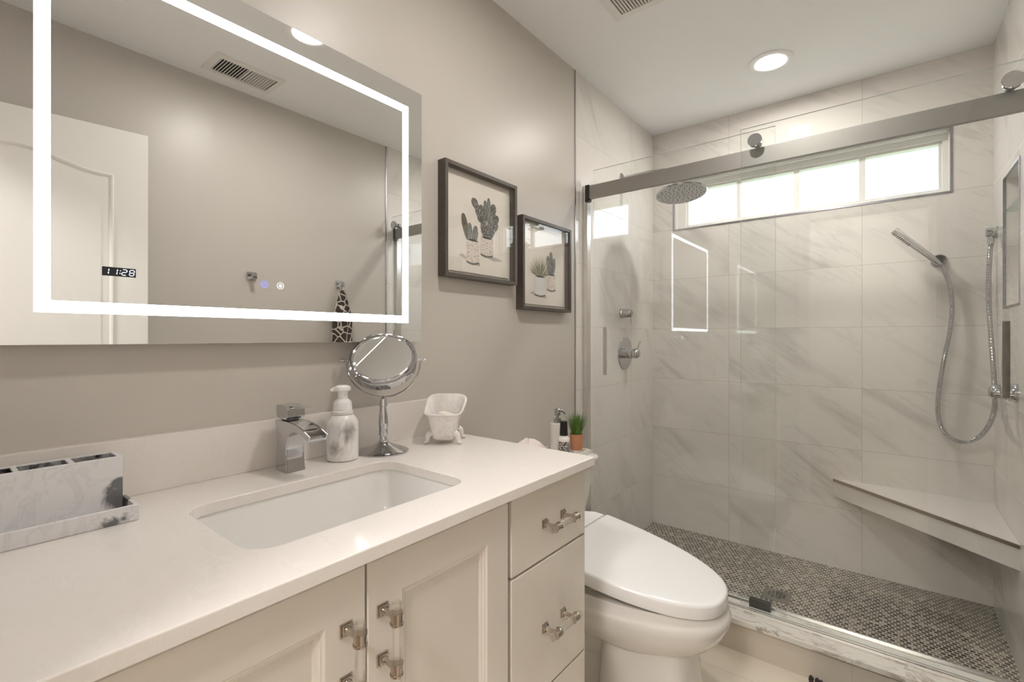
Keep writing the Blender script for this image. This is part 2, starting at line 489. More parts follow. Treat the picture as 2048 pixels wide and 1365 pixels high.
def build(name, mb, mat=None, parent=None, smooth=35, sub=0, base=None, fixn=True):
    """links the builder's shape (written in room coordinates) as one mesh object"""
    off = wpos(parent) if parent is not None else Vector((0, 0, 0))
    loc = Vector((0, 0, 0))
    if base is not None:
        loc = Vector(base) - off
    me = bpy.data.meshes.new(name)
    o0 = off + loc
    me.from_pydata([tuple(Vector(v) - o0) for v in mb.v], [], mb.f)
    mats = mb.mats if mb.mats else [M[mat]]
    for m in mats: me.materials.append(m)
    if mb.mats: me.polygons.foreach_set('material_index', mb.mi)
    if fixn:
        bm = bmesh.new(); bm.from_mesh(me)
        bmesh.ops.recalc_face_normals(bm, faces=bm.faces[:])
        bm.to_mesh(me); bm.free()
    if smooth:
        me.polygons.foreach_set('use_smooth', [True] * len(me.polygons))
        me.set_sharp_from_angle(angle=math.radians(smooth))
    o = bpy.data.objects.new(name, me)
    o.location = loc
    COL.objects.link(o)
    if parent is not None: o.parent = parent
    if smooth:
        wn_ = o.modifiers.new('weighted normals', 'WEIGHTED_NORMAL'); wn_.keep_sharp = True; wn_.weight = 100
    if sub:
        md = o.modifiers.new('subd', 'SUBSURF'); md.levels = sub; md.render_levels = sub
    return o

def tag(o, label, cat, group=None, kind=None):
    if label: o['label'] = label
    if cat: o['category'] = cat
    if group: o['group'] = group
    if kind: o['kind'] = kind
    return o

def thing(name, loc, label, cat, group=None):
    o = bpy.data.objects.new(name, None)
    o.empty_display_size = 0.05
    o.location = loc
    COL.objects.link(o)
    return tag(o, label, cat, group)

def struct(name, mb, mat=None, label=None, parent=None, smooth=0):
    o = build(name, mb, mat, parent, smooth=smooth)
    if parent is None:
        o['kind'] = 'structure'
        if label: o['label'] = label
        o['category'] = name.split('_')[0].split('.')[0]
    return o

def copy_tree(o, delta, parent=None):
    c = o.copy(); COL.objects.link(c)
    if parent is not None: c.parent = parent
    else: c.location = Vector(o.location) + Vector(delta)
    for ch in [x for x in COL.objects if x.parent == o]:
        copy_tree(ch, (0, 0, 0), c)
    return c

# ------------------------------------------------------------------ room dimensions
W, YB, YR, H = 1.524, 2.908, -0.16, 2.44     # width, shower back wall, entrance wall, ceiling
YT = 1.96                                     # where paint gives way to shower tile
DX0, DX1, DH = 0.70, 1.455, 2.04              # entrance doorway

# walls ---------------------------------------------------------------
struct('wall_left', MB().box(-0.1, 0, YR - 0.1, YT - 0.008, 0, H), 'paint', 'greige painted wall behind the vanity')
struct('wall_left', MB().box(-0.1, 0, YT + 0.0, YB, -0.02, H), 'tile_left', 'marble-tiled left wall of the shower')
# right wall: painted run, then tile with the niche cut out
struct('wall_right', MB().box(W, W + 0.1, YR - 0.1, YT - 0.008, 0, H), 'paint', 'greige painted wall opposite the vanity')
NY0, NY1, NZ0, NZ1, ND = 2.377, 2.672, 1.288, 1.79, 0.09
mb = MB()
mb.box(W, W + 0.1, YT, YB, -0.02, NZ0); mb.box(W, W + 0.1, YT, YB, NZ1, H)
mb.box(W, W + 0.1, YT, NY0, NZ0, NZ1); mb.box(W, W + 0.1, NY1, YB, NZ0, NZ1)
mb.box(W + ND, W + 0.1, NY0, NY1, NZ0, NZ1)
struct('wall_right', mb, 'tile_right', 'marble-tiled right wall of the shower with a niche')
# back wall with the transom window opening
WX0, WX1, WZ0, WZ1, WD = 0.135, 1.386, 1.829, 2.118, 0.14
mb = MB()
mb.box(-0.1, W + 0.1, YB, YB + WD, -0.02, WZ0); mb.box(-0.1, W + 0.1, YB, YB + WD, WZ1, H)
mb.box(-0.1, WX0, YB, YB + WD, WZ0, WZ1); mb.box(WX1, W + 0.1, YB, YB + WD, WZ0, WZ1)
struct('wall_back', mb, 'tile_back', 'marble-tiled back wall of the shower under the window')
mb = MB()
mb.box(0, DX0, YR - 0.1, YR, 0, H); mb.box(DX1, W, YR - 0.1, YR, 0, H); mb.box(DX0, DX1, YR - 0.1, YR, DH, H)
struct('wall_rear', mb, 'paint', 'greige wall with the entrance doorway')
# ceiling and floors
struct('ceiling', MB().box(-0.1, W + 0.1, YR - 0.1, YB + WD, H, H + 0.1), 'ceiling', 'flat white ceiling')
struct('floor', MB().box(-0.1, W + 0.1, YR, 1.91, -0.1, 0), 'tile_floor', 'cream marble tile floor by the toilet')
struct('floor', MB().box(0, W, 2.04, YB, -0.1, 0.0), 'penny', 'brown and cream penny-round mosaic shower floor')
# hallway beyond the doorway
HY = -1.5
struct('floor', MB().box(-0.1, W + 0.5, HY, YR, -0.1, 0), 'hall_floor', 'hall floor outside the doorway')
struct('ceiling', MB().box(-0.1, W + 0.5, HY, YR - 0.1, H, H + 0.1), 'ceiling', 'hall ceiling')
struct('wall_hall', MB().box(-0.1, W + 0.5, HY - 0.1, HY, 0, H), 'paint', 'hall wall facing the doorway')
struct('wall_hall_left', MB().box(-0.2, -0.1, HY, YR - 0.1, 0, H), 'paint', 'hall end wall')
struct('wall_hall_right', MB().box(W + 0.5, W + 0.6, HY, YR - 0.1, 0, H), 'paint', 'hall end wall far side')
struct('wall_hall_return', MB().box(W + 0.1, W + 0.5, YR - 0.1, YR, 0, H), 'paint', 'hall return wall')
# door casing
mb = MB()
for yy0, yy1 in ((YR, YR + 0.016), (YR - 0.116, YR - 0.1)):
    mb.box(DX0 - 0.06, DX0, yy0, yy1, 0, DH + 0.06, 0.003)
    mb.box(DX1, DX1 + 0.06, yy0, yy1, 0, DH + 0.06, 0.003)
    mb.box(DX0, DX1, yy0, yy1, DH, DH + 0.06, 0.003)
struct('trim_1', mb, 'white_trim', 'white casing around the entrance doorway')
# edge profiles where tile begins
struct('trim_2', MB().box(-0.1, 0.004, YT - 0.008, YT, 0.0, H, 0.001), 'profile_trim', 'metal edge strip between paint and tile, left wall')
struct('trim_3', MB().box(W - 0.004, W + 0.1, YT - 0.008, YT, 0.0, H, 0.001), 'profile_trim', 'metal edge strip between paint and tile, right wall')
# tile edge profile around window opening and niche
mb = MB()
e = 0.008
g_ = 0.001; ya, yb_ = YB - 0.003, YB + 0.012
mb.box(WX0 - e, WX0 + g_, ya, yb_, WZ0 - e, WZ1 + e); mb.box(WX1 - g_, WX1 + e, ya, yb_, WZ0 - e, WZ1 + e)
mb.box(WX0, WX1, ya, yb_, WZ0 - e, WZ0 + g_); mb.box(WX0, WX1, ya, yb_, WZ1 - g_, WZ1 + e)
struct('trim_4', mb, 'profile_trim', 'metal edge strip around the window opening')
mb = MB()
for a in ((NY0 - 0.006, NY0 + g_, NZ0 - 0.006, NZ1 + 0.006), (NY1 - g_, NY1 + 0.006, NZ0 - 0.006, NZ1 + 0.006), (NY0, NY1, NZ0 - 0.006, NZ0 + g_), (NY0, NY1, NZ1 - g_, NZ1 + 0.006)):
    mb.box(W - 0.003, W + 0.006, *a)
struct('trim_5', mb, 'profile_trim', 'metal edge strip around the shower niche')
# baseboards
struct('baseboard_left', MB().box(0, 0.014, 1.09, YT - 0.06, 0, 0.12, 0.003), 'white_trim', 'white baseboard behind the toilet')
struct('baseboard_right', MB().box(W - 0.014, W, YR, YT - 0.06, 0, 0.12, 0.003), 'white_trim', 'white baseboard opposite the vanity')

# window -------------------------------------------------------------------
win = bpy.data.objects.new('window_1', None); win.location = (WX0, YB + 0.1, WZ0); COL.objects.link(win)
win['kind'] = 'structure'; win['label'] = 'wide transom window with four panes high above the shower'; win['category'] = 'window'
FY0, FY1 = YB + 0.055, YB + 0.12
gx0, gx1, gz0, gz1 = 0.20, 1.35, 1.862, 2.072
mb = MB()
mb.box(WX0, WX1, FY0, FY1, WZ0, gz0 - 0.012, 0.003); mb.box(WX0, WX1, FY0, FY1, gz1 + 0.012, WZ1, 0.003)
mb.box(WX0, gx0 - 0.012, FY0, FY1, gz0 - 0.012, gz1 + 0.012, 0.003); mb.box(gx1 + 0.012, WX1, FY0, FY1, gz0 - 0.012, gz1 + 0.012, 0.003)
y0 = FY0 + 0.014
mb.box(gx0 - 0.012, gx1 + 0.012, y0, FY1, gz0 - 0.012, gz0, 0.002); mb.box(gx0 - 0.012, gx1 + 0.012, y0, FY1, gz1, gz1 + 0.012, 0.002)
mb.box(gx0 - 0.012, gx0, y0, FY1, gz0, gz1); mb.box(gx1, gx1 + 0.012, y0, FY1, gz0, gz1)
build('window_frame', mb, 'white_trim', win)
pw = (gx1 - gx0) / 4
for k in range(1, 4):
    x = gx0 + pw * k
    build('muntin', MB().box(x - 0.0135, x + 0.0135, FY0 + 0.02, FY0 + 0.045, gz0, gz1, 0.002), 'white_trim', win)
build('window_pane', MB().box(gx0, gx1, FY0 + 0.048, FY0 + 0.052, gz0, gz1), 'glass_window', win, smooth=0)
mb = MB()   # white reveal lining the tiled opening
mb.box(WX0, WX1, YB + 0.03, FY0, WZ0, WZ0 + 0.004); mb.box(WX0, WX1, YB + 0.03, FY0, WZ1 - 0.004, WZ1)
mb.box(WX0, WX0 + 0.004, YB + 0.03, FY0, WZ0, WZ1); mb.box(WX1 - 0.004, WX1, YB + 0.03, FY0, WZ0, WZ1)
build('window_reveal', mb, 'white_trim', win)

# outside ------------------------------------------------------------------
struct('ground', MB().box(-30, 40, YB + 1.5, 50, -3.2, -3.0), 'lawn', 'lawn outside below the window')
def tree(x, y, zb, h, r, seed):
    rnd = random.Random(seed)
    t_ = thing('tree', (x, y, zb), '', 'tree', 'trees outside the window')
    build('trunk', MB().tube([(x, y, zb), (x + 0.2, y, zb + h * 0.5), (x + 0.1, y, zb + h * 0.8)], [0.22, 0.16, 0.08], 10), 'bark', t_)
    mb = MB()
    for k in range(900):
        th = rnd.uniform(0, 2 * PI); ph = math.acos(rnd.uniform(-1, 1)); rr = r * rnd.uniform(0.45, 1.05)
        c = Vector((x + rr * math.sin(ph) * math.cos(th), y + rr * math.sin(ph) * math.sin(th), zb + h - r + rr * 1.15 * math.cos(ph)))
        q = Matrix.Rotation(rnd.uniform(0, 6), 3, 'Z') @ Matrix.Rotation(rnd.uniform(0, 3), 3, 'X')
        sz = rnd.uniform(0.10, 0.24)
        pts = [q @ Vector(p) * sz + c for p in ((-1, 0, 0.1), (0, -0.5, 0), (1, 0, 0.1), (0, 0.5, 0))]
        mb.add(pts, [(0, 1, 2, 3)])
    build('foliage', mb, 'leaf', t_, smooth=0, fixn=False)
    return t_
for k, (x, y, h, r) in enumerate(((8.0, 8.6, 9.4, 2.6), (13.6, 11.0, 10.2, 2.8), (19.8, 14.0, 10.8, 3.0))):
    o = tree(x, y, -3.0, h, r, k)
    o['label'] = 'green leafy tree outdoors, seen only in reflections of the window'

# ------------------------------------------------------------------ recessed lights, plus the added hall fill
def downlight(x, y, mat, label, z=H, ro=0.094, ri=0.058):
    t_ = thing('recessed_light', (x, y, z), label, 'ceiling light', 'recessed ceiling lights')
    mb = MB().lathe([(ro, 0.0), (ro, -0.004), (ro - 0.004, -0.007), (ri + 0.010, -0.007), (ri, -0.001), (ri, 0.0)], (x, y, z), (0, 0, 1), 48)
    mb.f = [f for f in mb.f if len(f) < 10]; mb.mi = mb.mi[:len(mb.f)]
    build('trim_ring', mb, 'ceiling', t_)
    build('lens', MB().lathe([(ri, -0.0005), (ri, -0.003), (0, -0.003)], (x, y, z), (0, 0, 1), 40), mat, t_)
    return t_
downlight(0.742, 2.455, 'lamp_warm', 'round recessed ceiling light lit warm white over the shower')
downlight(0.80, 1.03, 'lamp_van', 'round recessed ceiling light above the vanity, caught in the wall mirror')
downlight(1.0, -0.95, 'fill_hall', 'wide round fill light added in the unseen hall outside the doorway', ro=0.24, ri=0.20)  # added out of view to flood the bathroom with fill through the doorway

# exhaust fan grille -------------------------------------------------------
fx0, fx1, fy0, fy1 = 0.315, 0.60, 1.47, 1.755
t_ = thing('exhaust_fan', ((fx0 + fx1) / 2, (fy0 + fy1) / 2, H), 'white square exhaust fan grille with dark slots in the ceiling', 'exhaust fan')
def frame_ring(mb, a0, a1, b0, b1, z0, w, z1):
    o = [(a0, b0), (a1, b0), (a1, b1), (a0, b1)]
    i = [(a0 + w, b0 + w), (a1 - w, b0 + w), (a1 - w, b1 - w), (a0 + w, b1 - w)]
    R = [[(x, y, H) for x, y in o], [(x, y, H - 0.006) for x, y in o], [(x, y, z1) for x, y in i], [(x, y, H - 0.001) for x, y in i]]
    mb.loft(R, False, False)
mb = MB(); frame_ring(mb, fx0, fx1, fy0, fy1, H, 0.040, H - 0.016)
build('grille_frame', mb, 'white_trim', t_, smooth=20)
build('backing', MB().box(fx0 + 0.038, fx1 - 0.038, fy0 + 0.038, fy1 - 0.038, H - 0.002, H), 'dark_slot', t_)
k = 0; x = fx0 + 0.046
while x < fx1 - 0.044:
    build('louver', MB().box(x, x + 0.005, fy0 + 0.039, fy1 - 0.039, H - 0.014, H - 0.003), 'white_trim', t_, smooth=0)
    x += 0.0115

# supply register (seen in the mirror) -------------------------------------
vx0, vx1, vy0, vy1 = 1.24, 1.43, 0.84, 1.15
t_ = thing('ceiling_register', (1.335, 0.995, H), 'white rectangular air register with louvers in the ceiling, seen in the mirror', 'air vent')
mb = MB(); frame_ring(mb, vx0, vx1, vy0, vy1, H, 0.028, H - 0.008)
mb.box(vx0 + 0.027, vx1 - 0.027, 0.992, 0.999, H - 0.008, H - 0.002)
build('register_frame', mb, 'white_trim', t_, smooth=20)
build('backing', MB().box(vx0 + 0.026, vx1 - 0.026, vy0 + 0.026, vy1 - 0.026, H - 0.0015, H), 'dark_slot', t_)
y = vy0 + 0.033
while y < vy1 - 0.03:
    if not (0.986 < y < 1.0):
        c = Vector((0, y, H - 0.006)); ang = 0.5 if y < 0.99 else -0.9
        mtx = Matrix.Translation(c) @ Matrix.Rotation(ang, 4, 'X') @ Matrix.Translation(-c)
        build('louver', MB().box(vx0 + 0.026, vx1 - 0.026, y - 0.004, y + 0.004, H - 0.0065, H - 0.0055, mtx=mtx), 'white_trim', t_, smooth=0)
    y += 0.0125

# ------------------------------------------------------------------ entrance door (seen in the mirror)
hinge = Vector((1.428, YR + 0.01, 0)); tip = Vector((1.331, 0.612, 0))
dvec = (tip - hinge); DWID = dvec.length; dang = math.atan2(dvec.y, dvec.x)
dm = Matrix.Translation(hinge) @ Matrix.Rotation(dang, 4, 'Z')     # local: x along the door, +y face towards the vanity
door = bpy.data.objects.new('door_1', None); door.location = hinge; COL.objects.link(door)
door['kind'] = 'structure'; door['label'] = 'open white moulded panel door with an arched top panel, seen in the mirror'; door['category'] = 'door'
build('door_slab', MB().box(0, DWID, -0.035, 0.0, 0.012, 2.012, 0.002, mtx=dm), 'white_trim', door)
def arch_outline(x0, x1, z0, z1, rise, inset=0.0, arched=True):
    x0 += inset; x1 -= inset; z0 += inset; z1 -= inset
    pts = [(x0, z0), (x1, z0)]
    if not arched: return pts + [(x1, z1), (x0, z1)]
    n = 24
    for i in range(n + 1):
        f = i / n; x = x1 + (x0 - x1) * f
        g = 0.5 - 0.5 * math.cos(2 * PI * f)
        pts.append((x, z1 + rise * g ** 1.3))
    return pts
def door_panel(x0, x1, z0, z1, rise, arched, side):
    prof = [(0.0, 0.0), (0.004, 0.006), (0.012, 0.004), (0.018, -0.004), (0.030, -0.005), (0.042, 0.003)]
    rings = []
    for ins, h in prof:
        rings.append([dm @ Vector((p[0], side * h + (0 if side > 0 else -0.035), p[1])) for p in arch_outline(x0, x1, z0, z1, rise, ins, arched)])
    mb = MB(); mb.loft(rings, False, True)
    build('door_panel', mb, 'white_trim', door, smooth=50)
for side in (1, -1):
    door_panel(0.11, DWID - 0.11, 0.98, 1.825, 0.055, True, side)
    door_panel(0.11, DWID - 0.11, 0.22, 0.86, 0, False, side)
mb = MB()
for sd in (1, -1):
    q = dm @ Vector((DWID - 0.065, 0.0 if sd > 0 else -0.035, 0.92))
    ax = (dm.to_3x3() @ Vector((0, sd, 0)))
    mb.lathe([(0.027, 0), (0.027, 0.006), (0.012, 0.009), (0.010, 0.022), (0.022, 0.03), (0.026, 0.042), (0.018, 0.054), (0, 0.057)], q, ax, 24)
build('door_knob', mb, 'nickel', door)

# ------------------------------------------------------------------ vanity cabinet
CF = 0.555; CE = 1.076; CT = 0.838; CY0 = YR + 0.002
van = thing('vanity_cabinet', (0.28, 0.45, 0), 'long cream painted vanity cabinet with doors and a drawer stack', 'cabinet')
def part(name, mb, mat, par, label=None, **k):
    o = build(name, mb, mat, par, **k)
    if label: o['label'] = label
    return o
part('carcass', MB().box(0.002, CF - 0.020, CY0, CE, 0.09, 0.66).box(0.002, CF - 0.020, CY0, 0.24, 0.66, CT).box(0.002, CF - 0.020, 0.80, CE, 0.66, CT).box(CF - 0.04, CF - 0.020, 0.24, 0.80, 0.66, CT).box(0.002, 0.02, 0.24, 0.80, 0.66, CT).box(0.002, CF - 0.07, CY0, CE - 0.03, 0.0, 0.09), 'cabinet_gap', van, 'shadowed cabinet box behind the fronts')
part('side_panel', MB().box(0.002, CF - 0.001, CE, CE + 0.004, 0.02, CT, 0.001), 'cabinet', van)

def acrylic_handle(par, cx_y, cz, vertical):
    """rod handle on two posts; posts 76 mm apart"""
    h = bpy.data.objects.new('handle', None)
    h.location = Vector((CF, cx_y, cz)) - wpos(par)
    h.parent = par; COL.objects.link(h)
    posts = MB(); rod = MB()
    rx = CF + 0.036
    for s_ in (-0.038, 0.038):
        y, z = (cx_y, cz + s_) if vertical else (cx_y + s_, cz)
        posts.box(CF, CF + 0.003, y - 0.010, y + 0.010, z - 0.010, z + 0.010, 0.0008)
        posts.box(CF + 0.003, CF + 0.007, y - 0.008, y + 0.008, z - 0.008, z + 0.008, 0.001)
        posts.lathe([(0.0065, 0.006), (0.0045, 0.012), (0.0045, 0.022), (0.006, 0.028), (0.006, 0.031)], (CF, y, z), (1, 0, 0), 16)
        ax = (0, 0, 1) if vertical else (0, 1, 0)
        for dd, rr, hh in ((-0.008, 0.0092, 0.016), (-0.0095, 0.0102, 0.003), (0.0065, 0.0102, 0.003)):
            o = Vector((rx, y, z)) + Vector(ax) * dd
            posts.lathe([(0.0078, 0), (rr, 0), (rr, hh), (0.0078, hh)], o, ax, 24)
    ax = Vector((0, 0, 1)) if vertical else Vector((0, 1, 0))
    o = Vector((rx, cx_y, cz)) - ax * 0.062
    rod.lathe([(0, 0), (0.0062, 0), (0.0075, 0.0012), (0.0075, 0.1228), (0.0062, 0.124), (0, 0.124)], o, ax, 24)
    return posts, rod, h
def add_handle(par, y, z, vertical):
    # the handle is a sub-part: thing > front > handle, so posts carry the metal and the rod its own material
    posts, rod, h = acrylic_handle(par, y, z, vertical)
    bpy.data.objects.remove(h)
    mb = MB(); mb.mat('nickel'); mb.add(posts.v, posts.f); mb.mat('acrylic'); mb.add(rod.v, rod.f)
    o = build('handle', mb, None, par)
    o['label'] = 'clear acrylic rod handle on polished nickel posts'
    return o

def flat_front(y0, y1, z0, z1, hy, hz):
    d = build('drawer', MB().box(CF - 0.020, CF, y0, y1, z0, z1, 0.0025), 'cabinet', van)
    add_handle(d, hy, hz, False)
DY0, DY1 = 0.775, CE + 0.002
flat_front(DY0, DY1, 0.665, 0.833, 0.932, 0.745)
flat_front(DY0, DY1, 0.366, 0.660, 0.932, 0.508)
flat_front(DY0, DY1, 0.095, 0.361, 0.932, 0.228)
def door_front(y0, y1, z0, z1, hy):
    mb = MB()
    w = 0.066
    x0, x1 = CF - 0.020, CF
    # stepped moulding down to the recessed panel
    def rect(i, x): return [(x, y0 + w + i, z0 + w + i), (x, y1 - w - i, z0 + w + i), (x, y1 - w - i, z1 - w - i), (x, y0 + w + i, z1 - w - i)]
    mb.loft([rect(-w, x0), rect(-w, x1 - 0.0018), rect(-w + 0.0018, x1), rect(-0.001, x1), rect(0.0, x1 - 0.0005), rect(0.003, x1 - 0.003), rect(0.005, x1 - 0.0035), rect(0.007, x1 - 0.006), rect(0.011, x1 - 0.0075), rect(0.014, x1 - 0.010)], True, True)
    d = build('cabinet_door', mb, 'cabinet', van, smooth=20)
    add_handle(d, hy, 0.709, True)
door_front(0.426, 0.764, 0.095, 0.828, 0.452)
door_front(0.036, 0.4225, 0.095, 0.828, 0.389)
flat_front(CY0 + 0.004, 0.031, 0.665, 0.833, -0.04, 0.745)
flat_front(CY0 + 0.004, 0.031, 0.366, 0.660, -0.04, 0.508)
flat_front(CY0 + 0.004, 0.031, 0.095, 0.361, -0.04, 0.228)

# ------------------------------------------------------------------ countertop with sink cut-out
CTX, CTY, CTZ0, CTZ1 = 0.574, 1.097, 0.839, 0.860
SX0, SX1, SY0, SY1, SR = 0.176, 0.462, 0.300, 0.745, 0.045
def rrect(x0, x1, y0, y1, r, n=8):
    pts = []
    for (cx, cy, a0) in ((x1 - r, y1 - r, 0), (x0 + r, y1 - r, PI / 2), (x0 + r, y0 + r, PI), (x1 - r, y0 + r, 3 * PI / 2)):
        for i in range(n + 1):
            a = a0 + PI / 2 * i / n
            pts.append((cx + r * math.cos(a), cy + r * math.sin(a)))
    return pts
bm = bmesh.new()
def ring_edges(pts, z):
    vs = [bm.verts.new((p[0], p[1], z)) for p in pts]
    return vs, [bm.edges.new((vs[i], vs[(i + 1) % len(vs)])) for i in range(len(vs))]
outer = rrect(0.0, CTX, CY0, CTY, 0.003, 3)
inner = rrect(SX0, SX1, SY0, SY1, SR)
def plate(z):
    vo, eo = ring_edges(outer, z); vi, ei = ring_edges(inner, z)
    bmesh.ops.triangle_fill(bm, use_beauty=True, use_dissolve=False, edges=eo + ei)
    return vo, vi
to, ti = plate(CTZ1); bo, bi = plate(CTZ0)
for A, B in ((to, bo), (ti, bi)):
    for i in range(len(A)):
        bm.faces.new((A[i], B[i], B[(i + 1) % len(A)], A[(i + 1) % len(A)]))
bmesh.ops.recalc_face_normals(bm, faces=bm.faces[:])
edg = [e for e in bm.edges if len(e.link_faces) == 2 and abs(e.verts[0].co.z - CTZ1) < 1e-5 and abs(e.verts[1].co.z - CTZ1) < 1e-5 and e.calc_face_angle(0) > 0.5]
bmesh.ops.bevel(bm, geom=edg, offset=0.0022, segments=3, affect='EDGES', profile=0.5)
ct = build('countertop', MB().take(bm), 'quartz', smooth=0)
tag(ct, 'cream quartz countertop with a polished edge on the vanity cabinet', 'countertop')
bs = build('backsplash', MB().box(0.0005, 0.02, CY0 + 0.001, 1.0965, CTZ1, 0.972, 0.0015), 'quartz')
tag(bs, 'low cream quartz backsplash along the wall behind the faucet', 'backsplash')

# undermount sink -----------------------------------------------------------
sink = thing('sink', ((SX0 + SX1) / 2, (SY0 + SY1) / 2, 0.70), 'white rectangular undermount sink set into the cream countertop', 'sink')
rings = []
for (ins, z, r) in ((-0.022, CTZ0 - 0.001, 0.05), (-0.004, CTZ0 - 0.001, 0.047), (-0.003, CTZ0 - 0.004, 0.047), (0.002, CTZ0 - 0.03, 0.046), (0.008, 0.775, 0.045), (0.016, 0.745, 0.05), (0.03, 0.727, 0.05), (0.055, 0.716, 0.05), (0.10, 0.711, 0.03), (0.125, 0.709, 0.015)):
    rings.append([(x, y, z) for x, y in rrect(SX0 + ins, SX1 - ins, SY0 + ins, SY1 - ins, r)])
outer_r = []
for (ins, z, r) in ((-0.022, CTZ0 - 0.012, 0.05), (-0.012, 0.77, 0.05), (0.0, 0.72, 0.05), (0.03, 0.70, 0.05), (0.10, 0.697, 0.03), (0.125, 0.697, 0.015)):
    outer_r.append([(x, y, z) for x, y in rrect(SX0 + ins, SX1 - ins, SY0 + ins, SY1 - ins, r)])
mb = MB(); mb.loft(outer_r[::-1] + rings, True, True)
build('basin', mb, 'porcelain', sink, smooth=50)
build('drain', MB().lathe([(0.022, 0.0), (0.022, 0.003), (0.016, 0.004), (0.014, 0.001), (0, 0.0015)], ((SX0 + SX1) / 2, (SY0 + SY1) / 2, 0.7085)), 'chrome', sink)

# faucet ---------------------------------------------------------------------
fau = thing('faucet', (0.078, 0.547, CTZ1), 'chrome waterfall faucet with a square lever head behind the sink', 'faucet')
FY_0, FY_1 = 0.525, 0.569
base_z = CTZ1
sil = [(0.050, 0.860), (0.0525, 0.875), (0.0555, 0.90), (0.0565, 0.925), (0.0545, 0.95), (0.050, 0.968), (0.049, 0.977),
       (0.085, 0.9775), (0.115, 0.977), (0.140, 0.9745), (0.160, 0.9705), (0.180, 0.964), (0.2015, 0.9545),
       (0.196, 0.943), (0.176, 0.9525), (0.158, 0.957), (0.140, 0.9575), (0.124, 0.954), (0.111, 0.945), (0.103, 0.932), (0.0985, 0.915), (0.0975, 0.90), (0.1, 0.88), (0.1035, 0.860)]
low = [p for p in sil if not (0.11 < p[0] < 0.21 and p[1] > 0.9584 - (p[0] - 0.11) * 0.0)]
low = [(0.050, 0.860), (0.0525, 0.875), (0.0555, 0.90), (0.0565, 0.925), (0.0545, 0.95), (0.050, 0.968), (0.049, 0.977),
       (0.085, 0.9775), (0.108, 0.977), (0.110, 0.963), (0.140, 0.9615), (0.160, 0.9605), (0.178, 0.957), (0.199, 0.9485),
       (0.196, 0.943), (0.176, 0.9525), (0.158, 0.957), (0.140, 0.9575), (0.124, 0.954), (0.111, 0.945), (0.103, 0.932), (0.0985, 0.915), (0.0975, 0.90), (0.1, 0.88), (0.1035, 0.860)]
mb = MB()
mb.prism(low, 'y', FY_0 + 0.0035, FY_1 - 0.0035)
mb.prism(sil, 'y', FY_0, FY_0 + 0.0035, 0.0006); mb.prism(sil, 'y', FY_1 - 0.0035, FY_1, 0.0006)
build('spout_body', mb, 'chrome', fau, smooth=25)
mb = MB()
mb.lathe([(0.017, 0.0), (0.020, 0.0015), (0.017, 0.004), (0.014, 0.005)], (0.077, 0.547, 0.9772), (0, 0, 1), 24)
mb.prism([(0.052, 0.990), (0.060, 0.981), (0.098, 0.9815), (0.104, 0.987), (0.104, 1.004), (0.092, 1.013), (0.056, 1.013), (0.051, 1.009)], 'y', 0.526, 0.568, 0.0012)
mb.prism([(0.09, 1.0115), (0.150, 1.0135), (0.151, 1.0105), (0.10, 1.0045)], 'y', 0.536, 0.558, 0.0008)
build('lever', mb, 'chrome', fau, smooth=25)

# ------------------------------------------------------------------ LED mirror
MY0, MY1, MZ0, MZ1, MX = 0.068, 0.981, 1.1555, 1.922, 0.035
mir = thing('led_mirror', (0.0, (MY0 + MY1) / 2, MZ0), 'large frameless wall mirror with a lit white border and clock', 'mirror')
build('mirror_box', MB().box(0.0, MX - 0.005, MY0 + 0.02, MY1 - 0.02, MZ0 + 0.02, MZ1 - 0.02), 'mirror_body', mir)
build('mirror_glass', MB().box(MX - 0.005, MX, MY0, MY1, MZ0, MZ1, 0.0006, 1), 'mirror', mir, smooth=0)
ly0, ly1, lz0, lz1, lw = 0.127, 0.928, 1.212, 1.863, 0.021
mb = MB(); q0, q1 = MX + 0.0001, MX + 0.0006
mb.box(q0, q1, ly0, ly1, lz0, lz0 + lw); mb.box(q0, q1, ly0, ly1, lz1 - lw, lz1)
mb.box(q0, q1, ly0, ly0 + lw, lz0 + lw, lz1 - lw); mb.box(q0, q1, ly1 - lw, ly1, lz0 + lw, lz1 - lw)
build('light_strip', mb, 'frost', mir, smooth=0)
clk = build('clock_display', MB().box(q0, q1, 0.2165, 0.2665, 1.2835, 1.3000), 'dark_slot', mir, smooth=0)
SEG = {'1': 'bc', '2': 'abged', '8': 'abcdefg'}
def digit(mb, ch, y0, z0, w, h, seg):
    t_ = 0.0015; sl = 0.12
    S = {'a': ((0, h), (w, h)), 'b': ((w, h), (w, h / 2)), 'c': ((w, h / 2), (w, 0)), 'd': ((0, 0), (w, 0)), 'e': ((0, 0), (0, h / 2)), 'f': ((0, h / 2), (0, h)), 'g': ((0, h / 2), (w, h / 2))}
    for k in seg:
        (a, b), (c, d) = S[k]
        a += b * sl; c += d * sl
        p0 = Vector((y0 + a, z0 + b)); p1 = Vector((y0 + c, z0 + d)); dd = (p1 - p0).normalized()
        p0 += dd * 0.0004; p1 -= dd * 0.0004
        nn = Vector((-dd.y, dd.x)) * t_ / 2; tt = dd * t_ / 2
        pts = [p0 - nn * 0 - tt * 0 + nn * 0, ]
        poly = [p0 + tt * 0.0, p0 + tt + nn, p1 - tt + nn, p1, p1 - tt - nn, p0 + tt - nn]
        mb.prism([tuple(p) for p in poly], 'x', q1, q1 + 0.0004)
lit = MB()
for yy, ch in ((0.2183, '1'), (0.2308, '1'), (0.2449, '2'), (0.2563, '8')):
    digit(lit, ch, yy, 1.2865, 0.0068, 0.0105, SEG[ch])
for zz in (1.2895, 1.2945):
    lit.box(q1, q1 + 0.0004, 0.2412 + (zz - 1.2865) * 0.12, 0.2428 + (zz - 1.2865) * 0.12, zz - 0.0008, zz + 0.0008)
